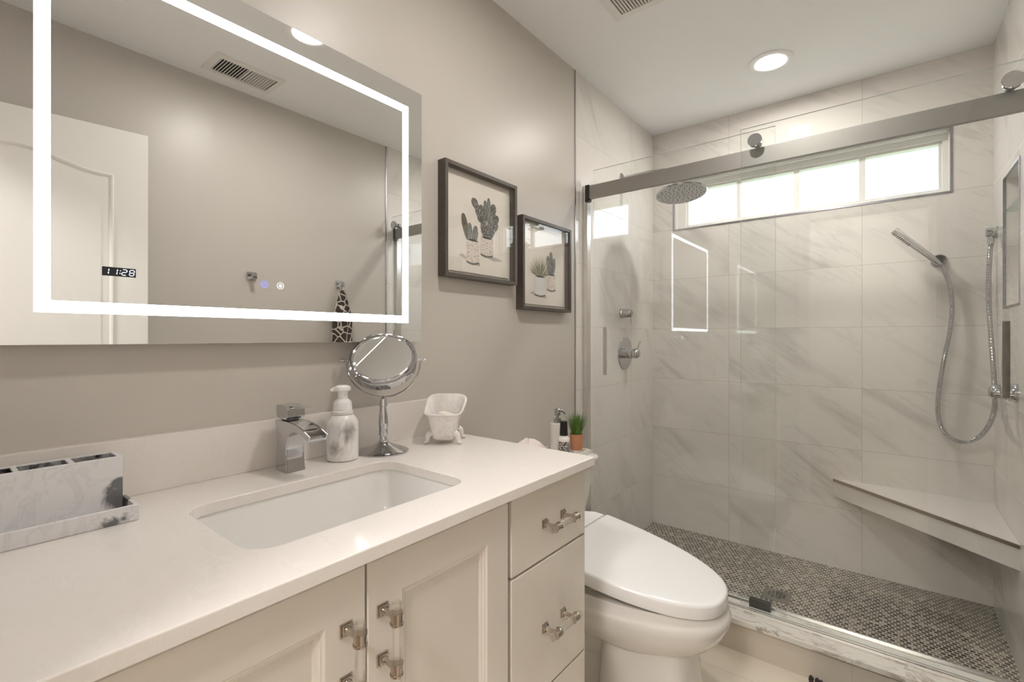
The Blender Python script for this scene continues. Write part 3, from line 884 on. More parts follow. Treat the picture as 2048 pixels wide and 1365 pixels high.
build('clock_digits', lit, 'digit', clk, smooth=0)
def ringflat(mb, y, z, r0, r1, n=32, a0=0, a1=2 * PI):
    vs = []; fs = []
    full = abs(a1 - a0 - 2 * PI) < 1e-6
    m = n if full else n + 1
    for i in range(m):
        a = a0 + (a1 - a0) * i / n
        for r in (r0, r1): vs.append((q1, y + r * math.sin(a), z + r * math.cos(a)))
    for i in range(n):
        j = (i + 1) % m
        fs.append((2 * i, 2 * i + 1, 2 * j + 1, 2 * j))
    mb.add(vs, fs)
mb = MB(); ringflat(mb, 0.507, 1.2915, 0.0068, 0.0082); ringflat(mb, 0.507, 1.2915, 0.0030, 0.0038, 24, 0.6, 2 * PI - 0.6); mb.box(q0, q1, 0.5065, 0.5075, 1.2915, 1.2958)
build('power_button', mb, 'btn_blue', mir, smooth=0)
mb = MB(); ringflat(mb, 0.544, 1.2915, 0.0072, 0.0082)
for k in range(8):
    a = k * PI / 4
    c = Vector((0, 0.544, 1.2915)); mtx = Matrix.Translation(c) @ Matrix.Rotation(a, 4, 'X') @ Matrix.Translation(-c)
    mb.box(q0, q1, 0.5435, 0.5445, 1.2930, 1.2965, mtx=mtx)
ringflat(mb, 0.544, 1.2915, 0.0, 0.0016, 16)
build('defog_button', mb, 'btn_white', mir, smooth=0)

# ------------------------------------------------------------------ framed cactus prints
def flat(mb, pts, x, mat):
    mb.mat(mat)
    mb.add([(x, p[0], p[1]) for p in pts], [tuple(range(len(pts)))])
def pad(cy, cz, w, h, ang=0.0, n=20, top=1.0):
    """cactus pad: rounded oblong standing at (cy, cz) base"""
    out = []
    for i in range(n):
        a = 2 * PI * i / n
        sx = math.copysign(abs(math.sin(a)) ** 0.8, math.sin(a)) * w / 2
        sz = (0.5 - 0.5 * math.cos(a)) * h
        k = 0.62 + 0.38 * min(1, sz / h * 1.6)
        sx *= k
        out.append((cy + sx * math.cos(ang) + sz * math.sin(ang), cz - sx * math.sin(ang) + sz * math.cos(ang)))
    return out
def pot(mb, y0, y1, z0, z1, x, body):
    bow = 0.006; n = 10
    def arc(z, b, rev=False):
        r = [(y0 + (y1 - y0) * i / n, z - b * math.sin(PI * i / n)) for i in range(n + 1)]
        return r[::-1] if rev else r
    flat(mb, arc(z0, bow) + arc(z1, bow * 0.4, True), x, body)
    flat(mb, arc(z0 - 0.005, bow) + arc(z0 + 0.002, bow, True), x + 0.0001, 'ink_grey')
    flat(mb, arc(z1, -bow * 0.8) + arc(z1 - 0.0, bow * 0.4, True), x + 0.0001, 'print_dark')
def picture(y0, y1, z0, z1, label, art, w=0.0135, dep=0.036):
    t_ = thing('framed_print', (0, (y0 + y1) / 2, z0), label, 'picture', 'framed cactus prints')
    mb = MB(); b = 0.0008
    mb.box(0, dep, y0, y0 + w, z0, z1, b); mb.box(0, dep, y1 - w, y1, z0, z1, b)
    mb.box(0, dep, y0 + w, y1 - w, z0, z0 + w, b); mb.box(0, dep, y0 + w, y1 - w, z1 - w, z1, b)
    build('frame', mb, 'frame_wood', t_)
    build('backing_board', MB().box(0.001, 0.008, y0 + w, y1 - w, z0 + w, z1 - w), 'mat_board', t_)
    # deckle-edged sheet floating on the board
    rnd = random.Random(int(y0 * 1000)); n = 40
    a0, a1, c0, c1 = y0 + w + 0.008, y1 - w - 0.014, z0 + w + 0.012, z1 - w - 0.010
    pts = []
    for (pa, pb) in (((a0, c0), (a1, c0)), ((a1, c0), (a1, c1)), ((a1, c1), (a0, c1)), ((a0, c1), (a0, c0))):
        for i in range(n):
            f = i / n
            pts.append((pa[0] + (pb[0] - pa[0]) * f + rnd.uniform(-1, 1) * 0.0007, pa[1] + (pb[1] - pa[1]) * f + rnd.uniform(-1, 1) * 0.0007))
    sh = build('paper_sheet', MB().prism(pts, 'x', 0.012, 0.0128), 'paper', t_, smooth=0)
    mb = MB(); art(mb, 0.0130)
    build('cactus_drawing', mb, None, sh, smooth=0, fixn=False)
    g = MB(); g.mat('glass_small'); g.box(0.029, 0.0305, y0 + w * 0.6, y1 - w * 0.6, z0 + w * 0.6, z1 - w * 0.6)
    build('glazing', g, None, t_, smooth=0)
def art1(mb, x):
    flat(mb, [(1.165, 1.452), (1.24, 1.428), (1.275, 1.425), (1.27, 1.437), (1.22, 1.445), (1.18, 1.46)], x, 'ink_shadow')
    flat(mb, [(1.29, 1.468), (1.345, 1.452), (1.385, 1.455), (1.40, 1.46), (1.36, 1.468)], x, 'ink_shadow')
    # left pot and cacti
    for k, a in enumerate(((1.208, 1.510, 0.030, 0.094, -0.25, 'ink_olive'), (1.222, 1.505, 0.026, 0.068, -0.06, 'ink_stripe'), (1.245, 1.50, 0.030, 0.068, 0.08, 'ink_stripe'), (1.234, 1.495, 0.026, 0.05, 0.0, 'ink_stripe'))):
        flat(mb, pad(*a[:5]), x + 0.0001 + k * 0.00005, a[5])
    pot(mb, 1.203, 1.267, 1.437, 1.512, x + 0.0004, 'ink_dots')
    # right pot and big cactus cluster
    L = [(1.300, 1.575, 0.036, 0.060, -0.72, 'ink_speckle'), (1.283, 1.585, 0.036, 0.068, -0.45, 'ink_speckle'), (1.262, 1.622, 0.030, 0.048, -0.5, 'ink_speckle'), (1.250, 1.628, 0.028, 0.040, -0.4, 'ink_speckle'),
         (1.283, 1.600, 0.030, 0.050, -0.1, 'ink_speckle'), (1.303, 1.575, 0.024, 0.095, -0.03, 'ink_stripe'), (1.318, 1.575, 0.026, 0.108, 0.02, 'ink_stripe'), (1.330, 1.575, 0.022, 0.088, 0.12, 'ink_stripe'),
         (1.338, 1.615, 0.034, 0.052, 0.25, 'ink_speckle'), (1.335, 1.575, 0.028, 0.060, 0.35, 'ink_stripe'), (1.352, 1.585, 0.028, 0.045, 0.45, 'ink_speckle'), (1.300, 1.530, 0.036, 0.060, -0.2, 'ink_speckle'),
         (1.318, 1.527, 0.034, 0.060, 0.05, 'ink_speckle'), (1.330, 1.535, 0.036, 0.058, 0.30, 'ink_speckle'), (1.345, 1.560, 0.030, 0.045, 0.5, 'ink_speckle')]
    for k, a in enumerate(L):
        flat(mb, pad(*a[:5]), x + 0.0001 + k * 0.00004, a[5])
    pot(mb, 1.277, 1.343, 1.472, 1.532, x + 0.0009, 'ink_dots')
def art2(mb, x):
    flat(mb, [(1.575, 1.352), (1.615, 1.342), (1.69, 1.336), (1.705, 1.342), (1.66, 1.352), (1.60, 1.36)], x, 'ink_shadow')
    for k, a in enumerate(((1.712, 1.44, 0.026, 0.082, -0.06), (1.750, 1.44, 0.026, 0.078, 0.10), (1.732, 1.44, 0.030, 0.102, 0.0), (1.722, 1.438, 0.024, 0.06, 0.0), (1.744, 1.438, 0.024, 0.058, 0.03))):
        flat(mb, pad(*a), x + 0.0001 + k * 0.00004, 'ink_stripe')
    pot(mb, 1.700, 1.768, 1.378, 1.440, x + 0.0004, 'ink_dots')
    rnd = random.Random(3)
    for k in range(34):
        a = -1.25 + 2.5 * k / 33 + rnd.uniform(-0.05, 0.05); ln = 0.055 + 0.035 * math.cos(a) + rnd.uniform(-0.012, 0.01)
        c = (1.648 + 0.012 * math.sin(a), 1.424); d = (math.sin(a), math.cos(a)); nrm = (d[1], -d[0]); wv = 0.0022
        bend = rnd.uniform(-0.006, 0.006)
        mid = (c[0] + d[0] * ln * 0.5 + nrm[0] * bend, c[1] + d[1] * ln * 0.5)
        flat(mb, [(c[0] - nrm[0] * wv, c[1]), (c[0] + nrm[0] * wv, c[1]), (mid[0] + nrm[0] * wv, mid[1] + nrm[1] * wv), (c[0] + d[0] * ln, c[1] + d[1] * ln), (mid[0] - nrm[0] * wv, mid[1] - nrm[1] * wv)], x + 0.0006 + k * 0.00001, 'ink_leaf' if k % 3 else 'ink_olive')
    pot(mb, 1.610, 1.688, 1.350, 1.424, x + 0.0011, 'ink_white')
picture(1.080, 1.463, 1.371, 1.757, 'larger dark-framed print of two spotted potted cacti, nearer the mirror', art1)
picture(1.500, 1.866, 1.281, 1.657, 'lower dark-framed print of a spiky plant and a cactus in pots, nearer the shower', art2)

# ------------------------------------------------------------------ makeup mirror
mx_, my_ = 0.100, 0.790
mm = thing('makeup_mirror', (mx_, my_, CTZ1), 'round chrome tilting makeup mirror on a pedestal beside the soap bottle', 'makeup mirror')
z = CTZ1
build('base', MB().lathe([(0.066, 0), (0.067, 0.003), (0.062, 0.0065), (0.046, 0.0125), (0.028, 0.019), (0.014, 0.027), (0.010, 0.033), (0.0085, 0.040)], (mx_, my_, z), n=64), 'chrome', mm, smooth=60)
build('stem', MB().lathe([(0.0075, 0.030), (0.0075, 0.044), (0.011, 0.0445), (0.0118, 0.05), (0.0118, 0.058), (0.011, 0.064), (0.0122, 0.066), (0.0128, 0.078), (0.0118, 0.096), (0.0088, 0.118), (0.0078, 0.122), (0.0112, 0.124), (0.0108, 0.130), (0.0085, 0.133), (0.0095, 0.140), (0.006, 0.145), (0.004, 0.150)], (mx_, my_, z), n=28), 'chrome', mm, smooth=50)
ax = Vector((0.707, 0.707, 0)).normalized()
RC = Vector((mx_, my_, 1.1065)); RY = 0.099
arc = [RC + ax * RY * math.sin(a) - Vector((0, 0, 1)) * RY * math.cos(a) for a in [(-PI / 2 + PI * i / 48) for i in range(49)]]
mb = MB(); mb.tube(arc, 0.0022, 10)
mb.lathe([(0.004, 0), (0.004, 0.006), (0.003, 0.010), (0, 0.012)], (mx_, my_, 1.1065 - RY - 0.008), (0, 0, 1), 12)
for s_ in (-1, 1):
    mb.lathe([(0.0035, -0.012), (0.0035, 0.002), (0.0055, 0.003), (0.006, 0.010), (0.0045, 0.014), (0, 0.014)], RC + ax * s_ * RY, ax * s_, 14)
build('yoke', mb, 'chrome', mm)
# head, tilted back
nv = Vector((0.707, -0.707, 0)).normalized()       # horizontal, facing the room
tilt = math.radians(43)
nrm = (nv * math.cos(tilt) + Vector((0, 0, 1)) * math.sin(tilt)).normalized()
RH = 0.0905
build('mirror_housing', MB().lathe([(0, -0.022), (RH - 0.012, -0.022), (RH - 0.010, -0.021), (RH - 0.006, -0.015), (RH - 0.001, -0.014), (RH, -0.012), (RH, 0.006), (RH - 0.001, 0.010), (RH - 0.006, 0.011), (RH - 0.007, 0.0155), (RH - 0.010, 0.017), (RH - 0.013, 0.0155), (RH - 0.0135, 0.0135)], RC, nrm, 72), 'chrome', mm, smooth=40)
build('mirror_disc', MB().lathe([(RH - 0.014, 0.0136), (RH - 0.019, 0.0146), (0, 0.0146)], RC, nrm, 72), 'mirror', mm, smooth=0)
mm.location = mm.location

# ------------------------------------------------------------------ foaming soap bottle
bx, by = 0.084, 0.678
sb = thing('soap_bottle', (bx, by, CTZ1), 'white marbled foaming soap bottle standing by the chrome faucet', 'soap bottle')
build('bottle', MB().lathe([(0.030, 0), (0.0365, 0.001), (0.0385, 0.004), (0.0385, 0.088), (0.037, 0.097), (0.033, 0.105), (0.027, 0.112), (0.0235, 0.115)], (bx, by, CTZ1), n=48), 'soap_marble', sb, smooth=50)
build('collar', MB().lathe([(0.0225, 0.114), (0.0255, 0.1155), (0.0255, 0.122), (0.024, 0.1235), (0.0225, 0.124)], (bx, by, CTZ1), n=36), 'ceramic_white', sb)
build('cap', MB().lathe([(0.0225, 0.1235), (0.0232, 0.125), (0.0232, 0.131), (0.0222, 0.132), (0.0225, 0.140), (0.021, 0.146), (0.016, 0.151), (0.0125, 0.153), (0.0118, 0.168)], (bx, by, CTZ1), n=36), 'frosted', sb)
mb = MB()
mb.lathe([(0.0118, 0.165), (0.0125, 0.171), (0.0195, 0.174), (0.0205, 0.178), (0.0185, 0.184), (0.012, 0.187), (0, 0.188)], (bx, by, CTZ1), n=32)
ndir = Vector((-0.55, -0.75, 0)).normalized()
mb.tube([Vector((bx, by, CTZ1 + 0.178)), Vector((bx, by, CTZ1 + 0.178)) + ndir * 0.018, Vector((bx, by, CTZ1 + 0.174)) + ndir * 0.028], [0.007, 0.006, 0.0045], 12)
build('pump_head', mb, 'frosted', sb)

# ------------------------------------------------------------------ claw-foot tub dish
tub = thing('bathtub_dish', (0.12, 1.0, CTZ1), 'small white marbled clawfoot bathtub dish at the end of the counter', 'soap dish')
u_ = Vector((-0.62, 0.785, 0)).normalized()      # from low end to tall end
w_ = Vector((0.785, 0.62, 0)).normalized()
TC = Vector((0.134, 0.985, 0))
def tub_ring(hl, hw, z, lift, n=64, e=4.6, shift=0.0, flare=0.0):
    out = []
    for i in range(n):
        a = 2 * PI * i / n
        cl = math.copysign(abs(math.cos(a)) ** (2 / e), math.cos(a)); cw = math.copysign(abs(math.sin(a)) ** (2 / e), math.sin(a))
        f = max(0, cl * 0.5 + 0.5)
        p = TC + u_ * (cl * hl + shift) + w_ * (cw * hw * (1 + flare * f))
        p.z = z + lift * f ** 1.6
        out.append(p)
    return out
zb = CTZ1
RR = [tub_ring(0.030, 0.022, zb + 0.0085, 0), tub_ring(0.042, 0.030, zb + 0.011, 0), tub_ring(0.050, 0.034, zb + 0.020, 0), tub_ring(0.056, 0.039, zb + 0.045, 0.002), tub_ring(0.062, 0.044, zb + 0.070, 0.015, flare=0.08), tub_ring(0.067, 0.048, zb + 0.082, 0.036, flare=0.16),
      tub_ring(0.072, 0.0525, zb + 0.085, 0.042, flare=0.22), tub_ring(0.073, 0.0535, zb + 0.088, 0.043, flare=0.22), tub_ring(0.071, 0.0515, zb + 0.090, 0.043, flare=0.22), tub_ring(0.065, 0.046, zb + 0.088, 0.041, flare=0.18), tub_ring(0.058, 0.040, zb + 0.075, 0.014, flare=0.08), tub_ring(0.051, 0.034, zb + 0.045, 0), tub_ring(0.044, 0.029, zb + 0.025, 0), tub_ring(0.02, 0.012, zb + 0.020, 0)]
mb = MB(); mb.loft(RR, True, True)
build('tub_shell', mb, 'tub_marble', tub, smooth=60)
for su in (-1, 1):
    for sw in (-1, 1):
        b0 = TC + u_ * su * 0.036 + w_ * sw * 0.028
        fd = (u_ * su * 0.25 + w_ * sw * 0.9).normalized()
        P = [b0 + Vector((0, 0, zb + 0.032)) + fd * 0.006, b0 + fd * 0.014 + Vector((0, 0, zb + 0.026)), b0 + fd * 0.017 + Vector((0, 0, zb + 0.016)), b0 + fd * 0.018 + Vector((0, 0, zb + 0.008)), b0 + fd * 0.023 + Vector((0, 0, zb + 0.0052)), b0 + fd * 0.028 + Vector((0, 0, zb + 0.0045))]
        build('foot', MB().tube(P, [0.010, 0.0095, 0.0075, 0.0065, 0.0052, 0.0042], 12), 'tub_marble', tub, smooth=60)
for k, (du, dw, rot, sz) in enumerate(((0.004, -0.012, 0.4, 0.048), (0.012, 0.012, -0.5, 0.052))):
    c = TC + u_ * du + w_ * dw; c.z = zb + 0.073 + 0.004 * k
    mtx = Matrix.Translation(c) @ Matrix.Rotation(0.67 + rot, 4, 'Z') @ Matrix.Rotation(0.16, 4, 'Y')
    # sachets leaning on each other inside the tub
    o = build('paper_sachet', MB().box(-sz * 0.62, sz * 0.62, -0.016, 0.016, -0.0015, 0.0015, 0.0008, mtx=mtx), 'paper')
    tag(o, ('flat cream sachet lying lower in the tub-shaped dish', 'flat cream sachet lying on top in the tub-shaped dish')[k], 'sachet', 'sachets in the tub dish')

# ------------------------------------------------------------------ toothbrush holder with tray
th = thing('toothbrush_holder', (0.10, 0.09, CTZ1), 'white and grey marbled resin toothbrush holder standing on a tray', 'toothbrush holder')
TX0, TX1, TY0, TY1 = 0.045, 0.176, -0.06, 0.238
mb = MB()
mb.box(TX0, TX1, TY0, TY1, CTZ1, CTZ1 + 0.007, 0.002)
zt = CTZ1 + 0.027; wt = 0.006
mb.box(TX0, TX0 + wt, TY0, TY1, CTZ1 + 0.004, zt, 0.0018); mb.box(TX1 - wt, TX1, TY0, TY1, CTZ1 + 0.004, zt, 0.0018)
mb.box(TX0 + 0.002, TX1 - 0.002, TY0, TY0 + wt, CTZ1 + 0.004, zt, 0.0018); mb.box(TX0 + 0.002, TX1 - 0.002, TY1 - wt, TY1, CTZ1 + 0.004, zt, 0.0018)
build('tray', mb, 'resin', th)
BX0, BX1, BY0, BY1, BZ0, BZ1 = 0.060, 0.118, -0.045, 0.229, CTZ1 + 0.007, 0.961
wb = 0.006
comps = [(-0.039, 0.022), (0.031, 0.096), (0.103, 0.160), (0.168, 0.222)]
mb = MB()
mb.box(BX0, BX0 + wb, BY0, BY1, BZ0, BZ1, 0.0012); mb.box(BX1 - wb, BX1, BY0, BY1, BZ0, BZ1, 0.0012)
mb.box(BX0 + 0.002, BX1 - 0.002, BY0, comps[0][0], BZ0, BZ1 - 0.0002, 0.0012)
for a, b in zip(comps, comps[1:]): mb.box(BX0 + 0.002, BX1 - 0.002, a[1], b[0], BZ0, BZ1 - 0.0002, 0.0012)
mb.box(BX0 + 0.002, BX1 - 0.002, comps[-1][1], BY1, BZ0, BZ1 - 0.0002, 0.0012)
mb.box(BX0 + 0.002, BX1 - 0.002, BY0 + 0.002, BY1 - 0.002, BZ0 + 0.0005, BZ0 + 0.02)
build('holder_block', mb, 'resin', th)
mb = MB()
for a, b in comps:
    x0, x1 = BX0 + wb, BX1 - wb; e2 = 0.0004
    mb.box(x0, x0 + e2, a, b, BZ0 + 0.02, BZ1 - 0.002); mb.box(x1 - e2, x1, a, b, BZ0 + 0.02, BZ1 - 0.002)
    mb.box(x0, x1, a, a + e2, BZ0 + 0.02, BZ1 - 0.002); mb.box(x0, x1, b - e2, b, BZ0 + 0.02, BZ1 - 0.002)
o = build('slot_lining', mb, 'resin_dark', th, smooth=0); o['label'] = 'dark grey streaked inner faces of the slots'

# ------------------------------------------------------------------ shower curb
curb = thing('shower_curb', (W / 2, 1.97, 0), 'low tiled shower curb topped with veined marble under the glass', 'curb')
build('curb_base', MB().box(0.001, W - 0.001, 1.907, 2.04, 0.0, 0.106), 'tile_curb', curb)
build('curb_sill', MB().box(0.001, W - 0.001, 1.894, 2.048, 0.106, 0.125, 0.0025), 'curb_marble', curb)
build('curb_threshold', MB().box(0.001, W - 0.001, 1.962, 2.047, 0.125, 0.131, 0.0015), 'curb_marble', curb)

# ------------------------------------------------------------------ glass shower doors
sh = thing('shower_door_rail', (W / 2, 2.015, 1.86), 'brushed steel sliding rail spanning the shower opening', 'shower rail')
RZ0, RZ1 = 1.828, 1.892
build('rail', MB().box(0.050, W - 0.038, 2.002, 2.020, RZ0, RZ1, 0.0012), 'steel', sh)
for x0, x1 in ((0.030, 0.052), (W - 0.040, W - 0.018)):
    o = build('rail_bumper', MB().box(x0, x1, 1.996, 2.026, RZ0 - 0.012, RZ1 + 0.004, 0.003).lathe([(0.008, 0), (0.008, 0.008), (0, 0.009)], ((x0 + x1) / 2, 1.992, RZ0 - 0.006), (0, 1, 0), 16), 'black', sh)
    o['label'] = 'black rubber rail bumper'
def jamb(x0, x1, lab):
    o = build('wall_jamb', MB().box(x0, x1, 2.028, 2.062, 0.125, 1.905, 0.001), 'steel_bright')
    tag(o, lab, 'shower jamb', 'steel wall jambs of the shower')
jamb(0.0005, 0.026, 'slim satin steel jamb on the tiled wall left of the glass')
jamb(W - 0.026, W - 0.0005, 'slim satin steel jamb on the tiled wall right of the glass')
tr = build('bottom_guide_track', MB().box(0.002, W - 0.002, 1.977, 1.993, 0.1312, 0.1325).box(0.002, W - 0.002, 1.977, 1.9785, 0.1312, 0.1385).box(0.002, W - 0.002, 2.0265, 2.0425, 0.1312, 0.1325).box(0.002, W - 0.002, 2.041, 2.0425, 0.1312, 0.1385), 'steel_bright')
tag(tr, 'satin steel guide track along the top of the marble curb', 'guide track')
gd = build('door_guide', MB().box(0.748, 0.822, 1.9945, 2.0235, 0.1328, 0.1655, 0.003), 'black')
tag(gd, 'black plastic door guide block on the shower curb', 'door guide')
def glass_panel(x0, x1, y, z0, z1, hx, yh, rollers, ry, label, rz=1.907):
    t_ = thing('glass_door', ((x0 + x1) / 2, y, z0), label, 'shower door', 'sliding glass shower doors')
    h = 0.004
    mb = MB(); mb.mat('glass')
    mb.add([(x0, y - h, z0), (x1, y - h, z0), (x1, y - h, z1), (x0, y - h, z1)], [(0, 1, 2, 3)])
    mb.add([(x0, y + h, z0), (x0, y + h, z1), (x1, y + h, z1), (x1, y + h, z0)], [(0, 1, 2, 3)])
    mb.mat('glass_edge')
    for a, b in (((x0, z0), (x1, z0)), ((x1, z0), (x1, z1)), ((x1, z1), (x0, z1)), ((x0, z1), (x0, z0))):
        mb.add([(a[0], y - h, a[1]), (b[0], y - h, b[1]), (b[0], y + h, b[1]), (a[0], y + h, a[1])], [(0, 1, 2, 3)])
    build('pane', mb, None, t_, smooth=0)
    mb = MB(); mb.box(hx - 0.009, hx + 0.009, yh - 0.006, yh + 0.002, 0.992, 1.216, 0.001)
    for zz in (1.03, 1.178): mb.lathe([(0.005, 0), (0.005, abs(y - yh))], (hx, min(y, yh), zz), (0, 1, 0), 12)
    build('handle', mb, 'steel_bright', t_)
    for rx in rollers:
        s_ = -1 if ry < y else 1
        mb = MB()
        mb.lathe([(0, -0.032), (0.022, -0.032), (0.0245, -0.030), (0.0245, -0.019), (0.021, -0.0165), (0.013, -0.0165), (0.013, -0.004)], (rx, y, rz), (0, -s_, 0), 36)
        build('roller_knob', mb, 'chrome', t_)
        mb = MB()
        q5 = 1.0 if ry < y else 0.5
        mb.lathe([(0.009, 0.004), (0.009, 0.004 + 0.004 * q5), (0.0145, 0.004 + 0.005 * q5), (0.013, 0.004 + 0.010 * q5), (0.013, 0.004 + 0.016 * q5), (0.0145, 0.004 + 0.022 * q5), (0.010, 0.004 + 0.023 * q5)], (rx, y, rz), (0, -s_, 0), 28)
        build('roller_wheel', mb, 'steel', t_)
glass_panel(0.722, 1.492, 1.985, 0.139, 1.969, 1.434, 1.962, (0.776, 1.448), 1.95, 'front sliding glass shower door, the right-hand one')
glass_panel(0.055, 0.832, 2.036, 0.139, 1.972, 0.125, 2.022, (0.125, 0.776), 2.08, 'rear sliding glass shower door, the left-hand one', 1.868)

# ------------------------------------------------------------------ bench and niche shelf
bn = thing('corner_bench', (1.33, 2.72, 0.41), 'floating triangular marble-tiled bench in the far right shower corner', 'bench')
tri = [(0.948, YB), (W, YB), (W, 2.373)]
build('bench_body', MB().prism(tri, 'z', 0.362, 0.437), 'tile_bench', bn, smooth=0)
build('bench_top', MB().prism([(0.950, YB - 0.0005), (W - 0.0005, YB - 0.0005), (W - 0.0005, 2.376)], 'z', 0.437, 0.4515), 'tile_bench', bn, smooth=0)
p0, p1 = Vector((0.948, YB, 0)), Vector((W, 2.373, 0)); dd = (p1 - p0).normalized(); nn = Vector((-dd.y, dd.x, 0)) * -1
mb = MB()
q = [p0, p1, p1 + nn * 0.003, p0 + nn * 0.003]
mb.loft([[(v.x, v.y, 0.4375) for v in q], [(v.x, v.y, 0.4505) for v in q]])
o = build('edge_profile', mb, 'nickel', bn, smooth=0)
sf = build('niche_shelf', MB().box(W + 0.002, W + ND - 0.001, NY0 + 0.001, NY1 - 0.001, 1.659, 1.667, 0.001), 'shelf_glass', smooth=0)
tag(sf, 'clear glass shelf across the shower wall niche', 'shelf')

# drain ----------------------------------------------------------------------
dr = thing('shower_drain', (0.77, 2.428, 0), 'square brushed steel shower drain set in the mosaic floor', 'drain')
build('drain_plate', MB().box(0.716, 0.826, 2.373, 2.483, 0.0, 0.004, 0.0012), 'steel', dr)
mb = MB()
for r_ in range(-4, 5):
    for c_ in range(-2, 3):
        xx = 0.771 + c_ * 0.0145; yv = 2.428 + r_ * 0.0075
        if (xx - 0.771) ** 2 + (yv - 2.428) ** 2 < 0.035 ** 2:
            mb.box(xx - 0.0055, xx + 0.0055, yv - 0.0018, yv + 0.0018, 0.0040, 0.0044)
build('drain_slots', mb, 'dark_slot', dr, smooth=0)

# ------------------------------------------------------------------ shower fittings
rs = thing('rain_shower', (0, 2.457, 2.056), 'round chrome rain shower head on an arm from the left tiled wall', 'shower head')
build('flange', MB().lathe([(0.028, 0), (0.028, 0.004), (0.018, 0.010), (0.010, 0.014)], (0.0, 2.457, 2.056), (1, 0, 0), 28), 'chrome', rs)
hc = Vector((0.330, 2.457, 1.913)); hn = Vector((0.10, -0.10, -1.0)).normalized()
top = hc - hn * 0.035
build('arm', MB().tube([(0.005, 2.457, 2.056), (0.16, 2.457, 2.056), (0.24, 2.457, 2.050), (0.29, 2.457, 2.030), (0.315, 2.457, 1.99), tuple(top)], 0.0085, 14), 'chrome', rs, smooth=60)
build('swivel_joint', MB().lathe([(0.010, -0.05), (0.015, -0.046), (0.015, -0.030), (0.018, -0.026), (0.026, -0.020), (0.030, -0.008)], hc, hn, 24), 'chrome', rs)
RS = 0.128
build('head_shell', MB().lathe([(0.02, -0.016), (0.06, -0.012), (0.11, -0.005), (RS - 0.002, -0.001), (RS, 0.003), (RS - 0.004, 0.008), (RS - 0.008, 0.008)], hc, hn, 64), 'chrome', rs, smooth=50)
M['spray_face'] = plain('grey spray plate', (0.50, 0.51, 0.52), 0.3, 0.7, var=0.02)
sfc = build('spray_plate', MB().lathe([(RS - 0.0075, 0.007), (RS - 0.010, 0.0085), (0, 0.0085)], hc, hn, 64), 'spray_face', rs, smooth=0)
q = Vector((0, 0, 1)).rotation_difference(hn)
mb = MB()
for rr, cnt in ((0.018, 6), (0.038, 10), (0.058, 14), (0.078, 18), (0.098, 22), (0.111, 12)):
    for k in range(cnt):
        a = 2 * PI * k / cnt + rr * 20
        mb.lathe([(0.0024, 0.0085), (0.0018, 0.0108), (0, 0.0108)], hc + q @ Vector((rr * math.cos(a), rr * math.sin(a), 0)), hn, 8)
build('nozzles', mb, 'black', sfc)['label'] = 'dark rubber spray nozzles'

def volume_valve(loc, ax, lv, label):
    t_ = thing('volume_control', loc, label, 'shower valve')
    build('escutcheon', MB().lathe([(0.027, 0), (0.027, 0.004), (0.024, 0.008), (0.022, 0.014)], loc, ax, 32), 'chrome', t_)
    build('knob', MB().lathe([(0.024, 0.013), (0.026, 0.016), (0.026, 0.022), (0.0245, 0.024), (0.0255, 0.027), (0.0235, 0.045), (0.021, 0.056), (0.015, 0.064), (0.0, 0.067)], loc, ax, 32), 'chrome', t_)
    p = Vector(loc) + Vector(ax) * 0.052
    build('lever', MB().tube([p, p + Vector(lv)], [0.0042, 0.0038], 12), 'chrome', t_)
volume_valve((0.0, 2.457, 1.302), (1, 0, 0), (0.006, 0.006, -0.062), 'small chrome lever valve on the left tiled wall above the round plate')
tv = thing('thermostatic_valve', (0.0, 2.500, 1.079), 'chrome shower valve with a large round plate on the left tiled wall', 'shower valve')
build('round_plate', MB().lathe([(0.091, 0), (0.091, 0.003), (0.088, 0.0055), (0, 0.0055)], (0, 2.5, 1.079), (1, 0, 0), 64), 'chrome', tv, smooth=30)
build('knob', MB().lathe([(0.030, 0.005), (0.030, 0.014), (0.027, 0.016), (0.027, 0.024), (0.030, 0.026), (0.030, 0.042), (0.026, 0.045), (0.026, 0.052), (0.028, 0.055), (0.028, 0.070), (0.024, 0.080), (0.014, 0.087), (0, 0.088)], (0, 2.5, 1.079), (1, 0, 0), 36), 'chrome', tv)
build('lever', MB().tube([(0.068, 2.5, 1.09), (0.088, 2.512, 1.148)], [0.0045, 0.0038], 12), 'chrome', tv)

rv = thing('diverter_valve', (W, 2.42, 0.972), 'chrome round valve on the right tiled wall beside the hose', 'shower valve')
build('escutcheon', MB().lathe([(0.034, 0), (0.034, 0.006), (0.031, 0.010), (0.029, 0.022)], (W, 2.42, 0.972), (-1, 0, 0), 36), 'chrome', rv)
build('knob', MB().lathe([(0.027, 0.020), (0.027, 0.030), (0.025, 0.032), (0.025, 0.040), (0.027, 0.042), (0.026, 0.056), (0.022, 0.066), (0.014, 0.073), (0, 0.075)], (W, 2.42, 0.972), (-1, 0, 0), 36), 'chrome', rv)
build('lever', MB().tube([(W - 0.058, 2.42, 0.95), (W - 0.058, 2.422, 0.895)], [0.0045, 0.0042], 12), 'chrome', rv)

